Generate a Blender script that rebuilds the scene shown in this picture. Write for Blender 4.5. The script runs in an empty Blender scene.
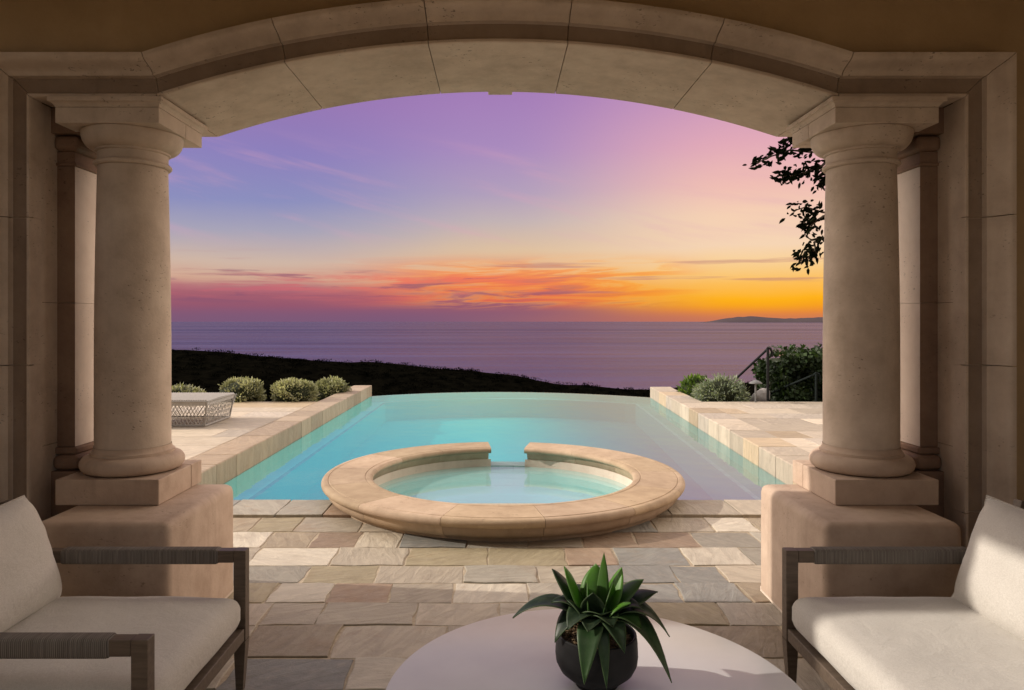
import bpy, bmesh, math, random
from mathutils import Vector, Matrix, noise as mnoise
R = math.radians
PI = math.pi
random.seed(7)
scene = bpy.context.scene
COL = scene.collection

# ------------------------------------------------------------------ helpers
def tag(o, label=None, cat=None, group=None, kind=None):
    if label: o['label'] = label
    if cat: o['category'] = cat
    if group: o['group'] = group
    if kind: o['kind'] = kind
    return o

def empty(name, loc=(0, 0, 0), rz=0.0):
    o = bpy.data.objects.new(name, None)
    o.location = loc
    o.rotation_euler = (0, 0, rz)
    o.empty_display_size = 0.1
    COL.objects.link(o)
    return o

def link(name, me, mat=None, parent=None, smooth=False):
    o = bpy.data.objects.new(name, me)
    COL.objects.link(o)
    if mat is not None:
        for m in (mat if isinstance(mat, (list, tuple)) else [mat]):
            me.materials.append(m)
    if smooth:
        me.shade_smooth()
    if parent is not None:
        o.parent = parent
    return o

def from_bm(name, bm, mat=None, parent=None, smooth=False, normals=True):
    if normals:
        bmesh.ops.recalc_face_normals(bm, faces=bm.faces)
    me = bpy.data.meshes.new(name)
    bm.to_mesh(me)
    bm.free()
    return link(name, me, mat, parent, smooth)

def auto_smooth(o, ang=40):
    me = o.data
    me.shade_smooth()
    me.set_sharp_from_angle(angle=R(ang))
    return o

def copy_tree(o, parent=None):
    c = o.copy()
    COL.objects.link(c)
    c.parent = parent
    for ch in list(o.children):
        copy_tree(ch, c)
    return c

def add_box(bm, x0, x1, y0, y1, z0, z1, bevel=0.0, segs=2, rot=None, origin=None):
    vs = [bm.verts.new((x, y, z)) for x in (x0, x1) for y in (y0, y1) for z in (z0, z1)]
    idx = [(0, 1, 3, 2), (4, 6, 7, 5), (0, 4, 5, 1), (2, 3, 7, 6), (0, 2, 6, 4), (1, 5, 7, 3)]
    fs = [bm.faces.new([vs[i] for i in q]) for q in idx]
    geo = vs
    if bevel > 0:
        es = list({e for f in fs for e in f.edges})
        r = bmesh.ops.bevel(bm, geom=es, offset=bevel, segments=segs, profile=0.5, affect='EDGES')
        geo = list({v for f in r['faces'] for v in f.verts} | {v for v in vs if v.is_valid})
    if rot is not None:
        bmesh.ops.transform(bm, matrix=Matrix.Translation(origin) @ rot @ Matrix.Translation(-Vector(origin)), verts=geo)
    return geo

def add_lathe(bm, prof, cx=0, cy=0, n=48, a0=0.0, a1=2 * PI, caps=False):
    full = abs((a1 - a0) - 2 * PI) < 1e-6
    rings = []
    m = n if full else n + 1
    for k in range(m):
        a = a0 + (a1 - a0) * k / n
        rings.append([bm.verts.new((cx + r * math.cos(a), cy + r * math.sin(a), z)) for r, z in prof])
    for k in range(n):
        A, B = rings[k], rings[(k + 1) % m]
        for i in range(len(prof) - 1):
            try:
                bm.faces.new((A[i], B[i], B[i + 1], A[i + 1]))
            except ValueError:
                pass
    if caps and not full:
        bm.faces.new(rings[0][::-1])
        bm.faces.new(rings[-1])
    return rings

def add_tube(bm, pts, rad, n=8, caps=True):
    rings = []
    m = len(pts)
    rads = rad if isinstance(rad, (list, tuple)) else [rad] * m
    for i, p in enumerate(pts):
        p = Vector(p)
        d = (Vector(pts[min(i + 1, m - 1)]) - Vector(pts[max(i - 1, 0)])).normalized()
        up = Vector((0, 0, 1)) if abs(d.z) < 0.95 else Vector((1, 0, 0))
        u = d.cross(up).normalized()
        w = u.cross(d)
        rings.append([bm.verts.new(p + (u * math.cos(2 * PI * k / n) + w * math.sin(2 * PI * k / n)) * rads[i]) for k in range(n)])
    for i in range(m - 1):
        for k in range(n):
            bm.faces.new((rings[i][k], rings[i][(k + 1) % n], rings[i + 1][(k + 1) % n], rings[i + 1][k]))
    if caps:
        bm.faces.new(rings[0][::-1])
        bm.faces.new(rings[-1])

# ------------------------------------------------------------------ node helpers
class NT:
    def __init__(self, tree):
        self.t = tree
        self.n = tree.nodes
        self.n.clear()
    def new(self, typ, **kw):
        nd = self.n.new(typ)
        for k, v in kw.items():
            setattr(nd, k, v)
        return nd
    def put(self, sock, v):
        if isinstance(v, bpy.types.NodeSocket):
            self.t.links.new(v, sock)
        elif isinstance(v, (tuple, list)):
            if sock.type == 'RGBA' and len(v) == 3:
                v = (*v, 1)
            sock.default_value = v
        else:
            sock.default_value = v
    def math(self, op, a, b=None, c=None, clamp=False):
        nd = self.new('ShaderNodeMath', operation=op, use_clamp=clamp)
        self.put(nd.inputs[0], a)
        if b is not None: self.put(nd.inputs[1], b)
        if c is not None: self.put(nd.inputs[2], c)
        return nd.outputs[0]
    def vmath(self, op, a, b=None):
        nd = self.new('ShaderNodeVectorMath', operation=op)
        self.put(nd.inputs[0], a)
        if b is not None: self.put(nd.inputs[1], b)
        return nd.outputs[0]
    def mix(self, f, a, b, blend='MIX'):
        nd = self.new('ShaderNodeMix', data_type='RGBA', blend_type=blend)
        self.put(nd.inputs[0], f)
        self.put(nd.inputs[6], a)
        self.put(nd.inputs[7], b)
        return nd.outputs[2]
    def smooth(self, v, lo, hi, o0=0.0, o1=1.0):
        nd = self.new('ShaderNodeMapRange', interpolation_type='SMOOTHSTEP')
        self.put(nd.inputs[0], v)
        for i, q in enumerate((lo, hi, o0, o1)):
            self.put(nd.inputs[i + 1], q)
        return nd.outputs[0]
    def noise(self, vec, scale, detail=4, rough=0.55, dist=0.0, out=0):
        nd = self.new('ShaderNodeTexNoise')
        if vec is not None: self.put(nd.inputs['Vector'], vec)
        nd.inputs['Scale'].default_value = scale
        nd.inputs['Detail'].default_value = detail
        nd.inputs['Roughness'].default_value = rough
        nd.inputs['Distortion'].default_value = dist
        return nd.outputs[out]
    def ramp(self, f, stops, interp='LINEAR'):
        nd = self.new('ShaderNodeValToRGB')
        cr = nd.color_ramp
        cr.interpolation = interp
        while len(cr.elements) > 1:
            cr.elements.remove(cr.elements[-1])
        for i, (p, c) in enumerate(stops):
            e = cr.elements[0] if i == 0 else cr.elements.new(p)
            e.position = p
            e.color = (*c, 1)
        self.put(nd.inputs[0], f)
        return nd.outputs[0]
    def combine(self, x, y, z):
        nd = self.new('ShaderNodeCombineXYZ')
        for i, v in enumerate((x, y, z)): self.put(nd.inputs[i], v)
        return nd.outputs[0]
    def bump(self, h, strength=0.3, dist=0.01, normal=None):
        nd = self.new('ShaderNodeBump')
        nd.inputs['Strength'].default_value = strength
        nd.inputs['Distance'].default_value = dist
        self.put(nd.inputs['Height'], h)
        if normal is not None: self.put(nd.inputs['Normal'], normal)
        return nd.outputs[0]

def srgb(r, g, b):
    f = lambda c: (c / 255 / 12.92) if c / 255 <= 0.04045 else ((c / 255 + 0.055) / 1.055) ** 2.4
    return (f(r), f(g), f(b))

def material(name):
    m = bpy.data.materials.new(name)
    m.use_nodes = True
    nt = NT(m.node_tree)
    out = nt.new('ShaderNodeOutputMaterial')
    return m, nt, out

def principled(nt, out, col, rough=0.7, normal=None, spec=0.3, metal=0.0, **kw):
    p = nt.new('ShaderNodeBsdfPrincipled')
    nt.put(p.inputs['Base Color'], col)
    nt.put(p.inputs['Roughness'], rough)
    nt.put(p.inputs['Specular IOR Level'], spec)
    nt.put(p.inputs['Metallic'], metal)
    if normal is not None: nt.put(p.inputs['Normal'], normal)
    for k, v in kw.items(): nt.put(p.inputs[k], v)
    nt.t.links.new(p.outputs[0], out.inputs[0])
    return p

def simple_mat(name, c0, c1, scale=20, rough=0.6, bump=0.2, bdist=0.004, spec=0.3, metal=0.0, detail=5):
    m, nt, out = material(name)
    co = nt.new('ShaderNodeTexCoord').outputs['Object']
    n = nt.noise(co, scale, detail)
    col = nt.ramp(n, [(0.3, c0), (0.7, c1)])
    principled(nt, out, col, rough, nt.bump(n, bump, bdist), spec, metal)
    return m

def limestone(name, c_dark, c_mid, c_light, pits=0.6, stain=0.5, tone=False):
    m, nt, out = material(name)
    g = nt.new('ShaderNodeNewGeometry').outputs['Position']
    big = nt.noise(g, 1.3, 5, 0.6, 0.4)
    mid = nt.noise(g, 7, 6, 0.65)
    fine = nt.noise(g, 70, 4, 0.6)
    mixv = nt.math('ADD', nt.math('MULTIPLY', big, 0.55), nt.math('MULTIPLY', mid, 0.45))
    col = nt.ramp(mixv, [(0.31, c_dark), (0.5, c_mid), (0.69, c_light)])
    # travertine pits, drawn out horizontally
    st = nt.vmath('MULTIPLY', g, (1, 1, 2.2))
    pn = nt.noise(st, 42, 3, 0.6)
    pm = nt.smooth(pn, 0.62, 0.70)
    area = nt.smooth(nt.noise(g, 3.0, 2), 0.48, 0.62)
    pm = nt.math('MULTIPLY', nt.math('MULTIPLY', pm, area), pits)
    col = nt.mix(pm, col, tuple(c * 0.35 for c in c_dark))
    # soft vertical weather streaks
    sv = nt.vmath('MULTIPLY', g, (9, 9, 0.7))
    sn = nt.smooth(nt.noise(sv, 1.0, 4, 0.6), 0.5, 0.75)
    col = nt.mix(nt.math('MULTIPLY', sn, 0.22 * stain), col, tuple(c * 0.55 for c in c_dark))
    if tone:
        at = nt.new('ShaderNodeAttribute', attribute_name='stone')
        sp = nt.new('ShaderNodeSeparateColor'); nt.t.links.new(at.outputs['Color'], sp.inputs[0])
        tv = nt.math('ADD', 0.80, nt.math('MULTIPLY', sp.outputs[0], 0.34))
        col = nt.mix(1.0, col, nt.combine(tv, tv, nt.math('MULTIPLY', tv, nt.math('ADD', 0.93, nt.math('MULTIPLY', sp.outputs[1], 0.1)))), 'MULTIPLY')
    h = nt.math('SUBTRACT', nt.math('ADD', nt.math('MULTIPLY', fine, 0.35), mid), nt.math('MULTIPLY', pm, 1.2))
    h = nt.math('ADD', h, nt.math('MULTIPLY', nt.noise(g, 3.2, 3, 0.5, 0.3), 2.2))
    principled(nt, out, col, 0.75, nt.bump(h, 0.4, 0.008), 0.25)
    return m

def flagstone(name, stops, vein=0.5, wet=0.5):
    m, nt, out = material(name)
    at = nt.new('ShaderNodeAttribute', attribute_name='stone')
    sep = nt.new('ShaderNodeSeparateColor')
    nt.t.links.new(at.outputs['Color'], sep.inputs[0])
    r, g2, b2 = sep.outputs
    pos = nt.new('ShaderNodeNewGeometry').outputs['Position']
    blot = nt.noise(pos, 5.5, 6, 0.7, 0.6)
    off = nt.combine(nt.math('MULTIPLY', r, 37.0), nt.math('MULTIPLY', g2, 53.0), b2)
    p = nt.vmath('ADD', pos, off)
    ang = nt.new('ShaderNodeVectorRotate', rotation_type='Z_AXIS')
    nt.put(ang.inputs['Vector'], p)
    nt.put(ang.inputs['Angle'], nt.math('MULTIPLY', b2, 3.1))
    pr = ang.outputs[0]
    st = nt.vmath('MULTIPLY', pr, (1.4, 5.5, 1))
    n1 = nt.noise(st, 2.2, 6, 0.62, 1.3)
    n2 = nt.noise(p, 16, 6, 0.65, 0.3)
    n3 = nt.noise(p, 110, 3, 0.6)
    base = nt.ramp(r, stops, 'CONSTANT')
    dark = nt.mix(1.0, base, (0.87, 0.86, 0.85), 'MULTIPLY')
    lite = nt.mix(1.0, base, (1.10, 1.09, 1.07), 'MULTIPLY')
    col = nt.mix(nt.smooth(n1, 0.32, 0.68), dark, lite)
    rust = nt.smooth(nt.noise(p, 3.4, 4, 0.6, 0.8), 0.56, 0.72)
    col = nt.mix(nt.math('MULTIPLY', rust, vein * 0.6), col, (0.25, 0.15, 0.075))
    ring = nt.math('ABSOLUTE', nt.math('SUBTRACT', n1, 0.5))
    ringm = nt.smooth(ring, 0.0, 0.022, 1.0, 0.0)
    col = nt.mix(nt.math('MULTIPLY', ringm, vein * 0.18), col, (0.14, 0.10, 0.07))
    col = nt.mix(nt.smooth(blot, 0.5, 0.72, 0.0, vein * 0.8), col, nt.mix(1.0, col, (0.62, 0.57, 0.52), 'MULTIPLY'))
    val = nt.math('ADD', 0.84, nt.math('MULTIPLY', g2, 0.42))
    col = nt.mix(1.0, col, nt.combine(val, val, val), 'MULTIPLY')
    col = nt.mix(nt.math('MULTIPLY', nt.smooth(n2, 0.45, 0.8), 0.3), col, (0.42, 0.36, 0.28))
    h = nt.math('ADD', nt.math('MULTIPLY', n1, 1.5), nt.math('ADD', nt.math('MULTIPLY', n2, 0.6), nt.math('MULTIPLY', n3, 0.18)))
    rough = nt.math('SUBTRACT', 0.64, nt.math('MULTIPLY', n2, wet * 0.35))
    principled(nt, out, col, rough, nt.bump(h, 0.7, 0.011), 0.35)
    return m

# ------------------------------------------------------------------ materials
M = {}
M['stone'] = limestone('limestone', (0.40, 0.315, 0.245), (0.56, 0.455, 0.365), (0.68, 0.57, 0.47), 0.8, 0.8)
M['stone_pale'] = limestone('limestone_pale', (0.56, 0.46, 0.385), (0.66, 0.56, 0.475), (0.74, 0.64, 0.55), 0.8, 0.4)
M['stone_warm'] = limestone('limestone_warm', (0.36, 0.26, 0.19), (0.50, 0.38, 0.295), (0.62, 0.49, 0.385), 0.5, 1.1)
M['stone_dark'] = limestone('limestone_dark_shaded', (0.17, 0.10, 0.065), (0.24, 0.15, 0.10), (0.30, 0.20, 0.135), 0.6, 0.8)  # dark limestone; on the pilasters it stands in for shade
M['plaster'] = limestone('stucco', (0.40, 0.285, 0.16), (0.45, 0.325, 0.185), (0.50, 0.365, 0.215), 0.0, 0.3)
M['stone_rim'] = limestone('limestone_rim', (0.30, 0.215, 0.15), (0.41, 0.305, 0.215), (0.52, 0.40, 0.29), 0.6, 0.7, True)
M['joint'] = simple_mat('joint_mortar', (0.10, 0.075, 0.055), (0.16, 0.125, 0.09), 60)
M['mortar'] = simple_mat('mortar', (0.34, 0.28, 0.21), (0.48, 0.40, 0.30), 40, 0.9, 0.5)
M['flag'] = flagstone('flagstone', [
    (0.0, (0.37, 0.325, 0.26)), (0.15, (0.31, 0.29, 0.245)), (0.30, (0.40, 0.355, 0.285)), (0.44, (0.235, 0.235, 0.22)),
    (0.56, (0.33, 0.275, 0.20)), (0.64, (0.47, 0.43, 0.36)), (0.78, (0.35, 0.30, 0.20)), (0.90, (0.27, 0.20, 0.145))], 0.5)
M['flag_pale'] = flagstone('flagstone_pale', [
    (0.0, (0.46, 0.395, 0.315)), (0.25, (0.42, 0.36, 0.29)), (0.5, (0.50, 0.43, 0.345)), (0.7, (0.44, 0.385, 0.325)), (0.90, (0.43, 0.34, 0.235))], 0.22, 0.3)
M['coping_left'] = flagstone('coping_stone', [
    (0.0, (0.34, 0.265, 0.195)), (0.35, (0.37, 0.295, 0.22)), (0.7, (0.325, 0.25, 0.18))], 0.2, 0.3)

def fabric(name, c0, c1):
    m, nt, out = material(name)
    co = nt.new('ShaderNodeTexCoord').outputs['Object']
    a = nt.noise(nt.vmath('MULTIPLY', co, (1, 6, 6)), 120, 3)
    b = nt.noise(nt.vmath('MULTIPLY', co, (6, 1, 1)), 120, 3)
    w = nt.math('MULTIPLY', nt.math('ADD', a, b), 0.5)
    soft = nt.noise(co, 3.5, 3)
    col = nt.ramp(w, [(0.35, c0), (0.65, c1)])
    col = nt.mix(nt.smooth(soft, 0.35, 0.75, 0.0, 0.25), col, tuple(c * 0.8 for c in c0))
    h = nt.math('ADD', nt.math('MULTIPLY', w, 0.25), nt.math('MULTIPLY', nt.noise(co, 9, 4, 0.6, 0.8), 2.0))
    principled(nt, out, col, 0.95, nt.bump(h, 0.3, 0.012), 0.1, **{'Sheen Weight': 0.25})
    return m
M['fabric'] = fabric('linen_fabric', (0.50, 0.47, 0.425), (0.66, 0.63, 0.58))
M['fabric_seam'] = fabric('linen_seam', (0.36, 0.33, 0.285), (0.48, 0.44, 0.39))

m, nt, out = material('teak_frame')
co = nt.new('ShaderNodeTexCoord').outputs['Object']
gn = nt.noise(nt.vmath('MULTIPLY', co, (3, 30, 30)), 2.0, 5, 0.6, 0.5)
principled(nt, out, nt.ramp(gn, [(0.3, (0.085, 0.062, 0.045)), (0.7, (0.15, 0.112, 0.082))]), 0.5, nt.bump(gn, 0.2, 0.003), 0.4)
M['frame'] = m

m, nt, out = material('wrapped_cord')
co = nt.new('ShaderNodeTexCoord').outputs['Object']
sx = nt.new('ShaderNodeSeparateXYZ'); nt.put(sx.inputs[0], co)
wv = nt.math('ABSOLUTE', nt.math('SINE', nt.math('ADD', nt.math('MULTIPLY', sx.outputs[0], 520.0), nt.math('MULTIPLY', nt.noise(co, 6, 2), 4.0))))
nz = nt.noise(nt.vmath('MULTIPLY', co, (160, 4, 4)), 1.0, 3)
principled(nt, out, nt.mix(wv, nt.ramp(nz, [(0.3, (0.07, 0.06, 0.052)), (0.7, (0.12, 0.105, 0.09))]), nt.ramp(nz, [(0.3, (0.17, 0.15, 0.13)), (0.7, (0.29, 0.26, 0.23))])), 0.8, nt.bump(wv, 0.8, 0.003), 0.2)
M['cord'] = m

m, nt, out = material('table_lacquer')
co = nt.new('ShaderNodeTexCoord').outputs['Object']
n = nt.noise(co, 5, 6, 0.6)
principled(nt, out, nt.ramp(n, [(0.3, (0.76, 0.765, 0.77)), (0.7, (0.81, 0.815, 0.82))]), nt.math('ADD', 0.17, nt.math('MULTIPLY', n, 0.14)), nt.bump(nt.noise(co, 60, 3), 0.02, 0.002), 0.22)
M['table'] = m
M['pot'] = simple_mat('charcoal_ceramic', (0.008, 0.008, 0.009), (0.014, 0.014, 0.015), 30, 0.55, 0.08, 0.002, 0.22)
M['soil'] = simple_mat('potting_soil', (0.03, 0.02, 0.012), (0.32, 0.22, 0.12), 55, 0.95, 1.0, 0.01)
M['black'] = simple_mat('black_iron', (0.006, 0.006, 0.007), (0.014, 0.014, 0.015), 40, 0.6, 0.1, 0.002, 0.2)
M['teal_post'] = simple_mat('weathered_green_metal', (0.008, 0.012, 0.012), (0.018, 0.024, 0.024), 25, 0.85, 0.1, 0.002, 0.1)
M['lamp_metal'] = simple_mat('pale_metal', (0.12, 0.125, 0.13), (0.2, 0.2, 0.2), 25, 0.5)
M['rope'] = simple_mat('grey_rope', (0.36, 0.35, 0.345), (0.55, 0.535, 0.52), 90, 0.85, 0.5, 0.004)
M['rope_dark'] = simple_mat('grey_rope_dark', (0.24, 0.23, 0.22), (0.36, 0.345, 0.33), 90, 0.85, 0.5, 0.004)  # darker rope for the ottoman frame
M['bark'] = simple_mat('bark', (0.04, 0.03, 0.022), (0.1, 0.075, 0.055), 14, 0.9, 1.0, 0.02)
M['boulder'] = simple_mat('pale_boulder', (0.28, 0.26, 0.25), (0.42, 0.39, 0.37), 9, 0.85, 0.6, 0.02)
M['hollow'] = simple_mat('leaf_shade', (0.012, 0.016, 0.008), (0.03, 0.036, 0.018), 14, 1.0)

def leaf_mat(name, lo, hi, tr=0.25, rough=0.55):
    m, nt, out = material(name)
    at = nt.new('ShaderNodeAttribute', attribute_name='leaf')
    sep = nt.new('ShaderNodeSeparateColor'); nt.t.links.new(at.outputs['Color'], sep.inputs[0])
    col = nt.ramp(sep.outputs[0], [(0.0, lo), (0.6, tuple((a + b) / 2 for a, b in zip(lo, hi))), (1.0, hi)])
    p = nt.new('ShaderNodeBsdfPrincipled')
    nt.put(p.inputs['Base Color'], col); p.inputs['Roughness'].default_value = rough
    p.inputs['Specular IOR Level'].default_value = 0.3 if rough < 0.9 else 0.0
    t = nt.new('ShaderNodeBsdfTranslucent'); nt.put(t.inputs[0], nt.mix(1.0, col, (1.2, 1.3, 0.6), 'MULTIPLY'))
    mx = nt.new('ShaderNodeMixShader'); mx.inputs[0].default_value = tr
    nt.t.links.new(p.outputs[0], mx.inputs[1]); nt.t.links.new(t.outputs[0], mx.inputs[2])
    nt.t.links.new(mx.outputs[0], out.inputs[0])
    return m
M['leaf_sage'] = leaf_mat('sage_leaf', (0.15, 0.155, 0.09), (0.54, 0.53, 0.36))
M['leaf_lavender'] = leaf_mat('silver_leaf', (0.14, 0.18, 0.12), (0.48, 0.53, 0.42))
M['leaf_bright'] = leaf_mat('bright_leaf', (0.04, 0.08, 0.015), (0.20, 0.30, 0.06), 0.35)
M['leaf_ivy'] = leaf_mat('ivy_leaf', (0.006, 0.013, 0.005), (0.045, 0.08, 0.024), 0.2)
M['leaf_tree'] = leaf_mat('tree_leaf', (0.003, 0.004, 0.002), (0.010, 0.012, 0.006), 0.03, 0.95)
M['leaf_dry'] = leaf_mat('dark_scrub_leaf', (0.001, 0.0012, 0.0008), (0.004, 0.004, 0.0025), 0.0, 0.95)

# succulent leaves on the table: per-leaf tint in 'leaf' R, blade position in G
m, nt, out = material('succulent_leaf')
at = nt.new('ShaderNodeAttribute', attribute_name='leaf')
sep = nt.new('ShaderNodeSeparateColor'); nt.t.links.new(at.outputs['Color'], sep.inputs[0])
col = nt.ramp(sep.outputs[0], [(0.0, (0.010, 0.020, 0.012)), (0.4, (0.025, 0.055, 0.025)), (0.7, (0.06, 0.16, 0.02)), (1.0, (0.13, 0.34, 0.035))])
edge = nt.smooth(sep.outputs[1], 0.8, 1.0)
col = nt.mix(nt.math('MULTIPLY', edge, 0.35), col, (0.16, 0.24, 0.10))
co = nt.new('ShaderNodeTexCoord').outputs['Object']
n = nt.noise(co, 40, 4)
col = nt.mix(nt.smooth(n, 0.35, 0.8, 0.0, 0.35), col, (0.10, 0.15, 0.08))
p = nt.new('ShaderNodeBsdfPrincipled'); nt.put(p.inputs['Base Color'], col); p.inputs['Roughness'].default_value = 0.42
p.inputs['Specular IOR Level'].default_value = 0.35
t = nt.new('ShaderNodeBsdfTranslucent'); nt.put(t.inputs[0], nt.mix(1.0, col, (1.6, 1.8, 0.7), 'MULTIPLY'))
mx = nt.new('ShaderNodeMixShader'); mx.inputs[0].default_value = 0.3
nt.t.links.new(p.outputs[0], mx.inputs[1]); nt.t.links.new(t.outputs[0], mx.inputs[2]); nt.t.links.new(mx.outputs[0], out.inputs[0])
M['succulent'] = m

# ------------------------------------------------------------------ sky
SUN_AZ = Vector((-1.0, 0.12)).normalized()          # towards the sun, on the left
SUN_EL = R(26)
world = bpy.data.worlds.new('World')
scene.world = world
world.use_nodes = True
nt = NT(world.node_tree)
wout = nt.new('ShaderNodeOutputWorld')
bg = nt.new('ShaderNodeBackground')
d = nt.new('ShaderNodeTexCoord').outputs['Generated']
sx = nt.new('ShaderNodeSeparateXYZ'); nt.put(sx.inputs[0], d)
x, y, z = sx.outputs
hh = nt.math('SQRT', nt.math('ADD', nt.math('MULTIPLY', x, x), nt.math('MULTIPLY', y, y)))
v = nt.math('DIVIDE', z, nt.math('MAXIMUM', hh, 0.02))
az = nt.math('MULTIPLY', nt.math('ARCTAN2', x, y), 180 / PI)
# gentle undulation of the layers
wob = nt.noise(nt.combine(nt.math('MULTIPLY', az, 0.05), nt.math('MULTIPLY', v, 6.0), 0), 1.6, 4, 0.55)
vv = nt.math('ADD', v, nt.math('MULTIPLY', nt.math('SUBTRACT', wob, 0.5), 0.02))
vp = nt.math('MULTIPLY', vv, 1.0 / 0.8, clamp=True)
K = 1 / 0.8
Lst = [(0.0, (124, 90, 122)), (0.016, (143, 88, 112)), (0.034, (165, 92, 112)), (0.046, (180, 112, 120)), (0.058, (210, 168, 145)),
       (0.08, (207, 182, 166)), (0.12, (168, 164, 184)), (0.16, (140, 143, 190)), (0.225, (141, 129, 188)), (0.30, (150, 119, 180)), (0.5, (128, 106, 160)), (0.8, (118, 108, 150))]
Cst = [(0.0, (140, 96, 115)), (0.018, (165, 98, 104)), (0.032, (200, 112, 96)), (0.05, (228, 150, 105)), (0.07, (238, 180, 130)),
       (0.10, (222, 192, 160)), (0.14, (196, 180, 180)), (0.18, (178, 160, 188)), (0.24, (170, 140, 190)), (0.32, (164, 126, 184)), (0.5, (134, 108, 160)), (0.8, (118, 108, 150))]
Rst = [(0.0, (205, 120, 80)), (0.012, (240, 145, 40)), (0.03, (255, 178, 25)), (0.05, (253, 190, 88)), (0.066, (250, 203, 130)), (0.082, (249, 210, 158)),
       (0.10, (246, 213, 180)), (0.14, (246, 209, 180)), (0.18, (240, 190, 180)), (0.24, (226, 170, 184)), (0.32, (196, 146, 188)), (0.5, (142, 112, 160)), (0.8, (118, 108, 150))]
fr = lambda st: nt.ramp(vp, [(p * K, srgb(*c)) for p, c in st])
cl, cc, cr_ = fr(Lst), fr(Cst), fr(Rst)
sky = nt.mix(nt.smooth(az, -17, 2), cl, cc)
sky = nt.mix(nt.smooth(az, 0, 19), sky, cr_)
# upper pink veils, slanted down to the right
uu = nt.combine(nt.math('ADD', nt.math('MULTIPLY', az, 0.045), nt.math('MULTIPLY', v, 3.0)), nt.math('ADD', nt.math('MULTIPLY', v, 16.0), nt.math('MULTIPLY', az, 0.055)), 0.0)
veil = nt.smooth(nt.noise(uu, 1.5, 6, 0.55, 0.25), 0.48, 0.72)
band = nt.math('MULTIPLY', nt.smooth(v, 0.09, 0.13), nt.smooth(v, 0.2, 0.27, 1.0, 0.0))
sky = nt.mix(nt.math('MULTIPLY', nt.math('MULTIPLY', veil, band), 0.42), sky, srgb(222, 165, 185))
# low cloud bank on the left: ragged top, mauve body
top = nt.math('ADD', 0.046, nt.math('MULTIPLY', nt.math('SUBTRACT', nt.noise(nt.combine(nt.math('MULTIPLY', az, 0.11), nt.math('MULTIPLY', v, 55.0), 3.0), 1.0, 7, 0.62), 0.5), 0.075))
bank = nt.smooth(nt.math('SUBTRACT', top, v), -0.004, 0.014)
bank = nt.math('MULTIPLY', bank, nt.smooth(az, -2, 14, 1.0, 0.0))
bcol = nt.ramp(nt.math('MULTIPLY', v, 14.0, clamp=True), [(0.0, srgb(122, 88, 122)), (0.3, srgb(148, 88, 110)), (0.55, srgb(166, 98, 110)), (0.85, srgb(196, 136, 128))])
sky = nt.mix(nt.math('MULTIPLY', bank, 0.7), sky, bcol)
# burning streaks in the middle and right
cu = nt.combine(nt.math('ADD', nt.math('MULTIPLY', az, 0.075), nt.math('MULTIPLY', v, 2.5)), nt.math('ADD', nt.math('MULTIPLY', v, 52.0), nt.math('MULTIPLY', az, -0.03)), 7.0)
cn = nt.noise(cu, 1.25, 8, 0.6, 0.55)
env = nt.math('MULTIPLY', nt.smooth(v, 0.012, 0.03), nt.smooth(v, 0.062, 0.098, 1.0, 0.0))
env = nt.math('MULTIPLY', env, nt.math('MULTIPLY', nt.smooth(az, -17, -1), nt.smooth(az, 11, 18, 1.0, 0.0)))
cm = nt.math('MULTIPLY', nt.smooth(cn, 0.40, 0.51), env)
ccol = nt.ramp(cn, [(0.40, srgb(250, 190, 120)), (0.5, srgb(248, 140, 62)), (0.58, srgb(235, 108, 72)), (0.68, srgb(178, 98, 100)), (0.8, srgb(140, 90, 108))])
ccol = nt.mix(nt.smooth(az, -14, -3, 0.85, 0.0), ccol, nt.ramp(cn, [(0.4, srgb(240, 150, 130)), (0.5, srgb(232, 110, 100)), (0.62, srgb(185, 95, 108)), (0.8, srgb(135, 88, 112))]))
ccol = nt.mix(nt.smooth(az, 2, 14), ccol, nt.ramp(cn, [(0.42, srgb(255, 190, 70)), (0.55, srgb(250, 148, 45)), (0.68, srgb(225, 120, 60)), (0.8, srgb(180, 110, 90))]))
sky = nt.mix(nt.math('MULTIPLY', cm, 0.74), sky, ccol)
# glowing ragged upper edge of the bank
en = nt.noise(nt.combine(nt.math('MULTIPLY', az, 0.10), nt.math('MULTIPLY', v, 75.0), 21.0), 1.0, 7, 0.62, 0.4)
em = nt.math('MULTIPLY', nt.smooth(en, 0.46, 0.60), nt.math('MULTIPLY', nt.smooth(v, 0.024, 0.042), nt.smooth(v, 0.056, 0.074, 1.0, 0.0)))
em = nt.math('MULTIPLY', em, nt.smooth(az, -2, 6, 1.0, 0.0))
sky = nt.mix(nt.math('MULTIPLY', em, 0.75), sky, nt.mix(nt.smooth(az, -20, -4), srgb(196, 104, 116), srgb(242, 118, 92)))
dn = nt.noise(nt.combine(nt.math('MULTIPLY', az, 0.13), nt.math('MULTIPLY', v, 90.0), 33.0), 1.0, 6, 0.6, 0.3)
dm = nt.math('MULTIPLY', nt.smooth(dn, 0.54, 0.66), nt.math('MULTIPLY', nt.smooth(v, 0.018, 0.034), nt.smooth(v, 0.06, 0.078, 1.0, 0.0)))
dm = nt.math('MULTIPLY', dm, nt.smooth(az, 4, 12, 1.0, 0.0))
sky = nt.mix(nt.math('MULTIPLY', dm, 0.65), sky, srgb(132, 84, 112))
# thin dusky lines over the bank
ln = nt.noise(nt.combine(nt.math('MULTIPLY', az, 0.07), nt.math('MULTIPLY', v, 95.0), 11.0), 1.0, 5, 0.55)
lm = nt.math('MULTIPLY', nt.smooth(ln, 0.56, 0.68), nt.math('MULTIPLY', nt.smooth(v, 0.03, 0.045), nt.smooth(v, 0.075, 0.1, 1.0, 0.0)))
sky = nt.mix(nt.math('MULTIPLY', lm, 0.5), sky, srgb(178, 112, 118))
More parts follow.
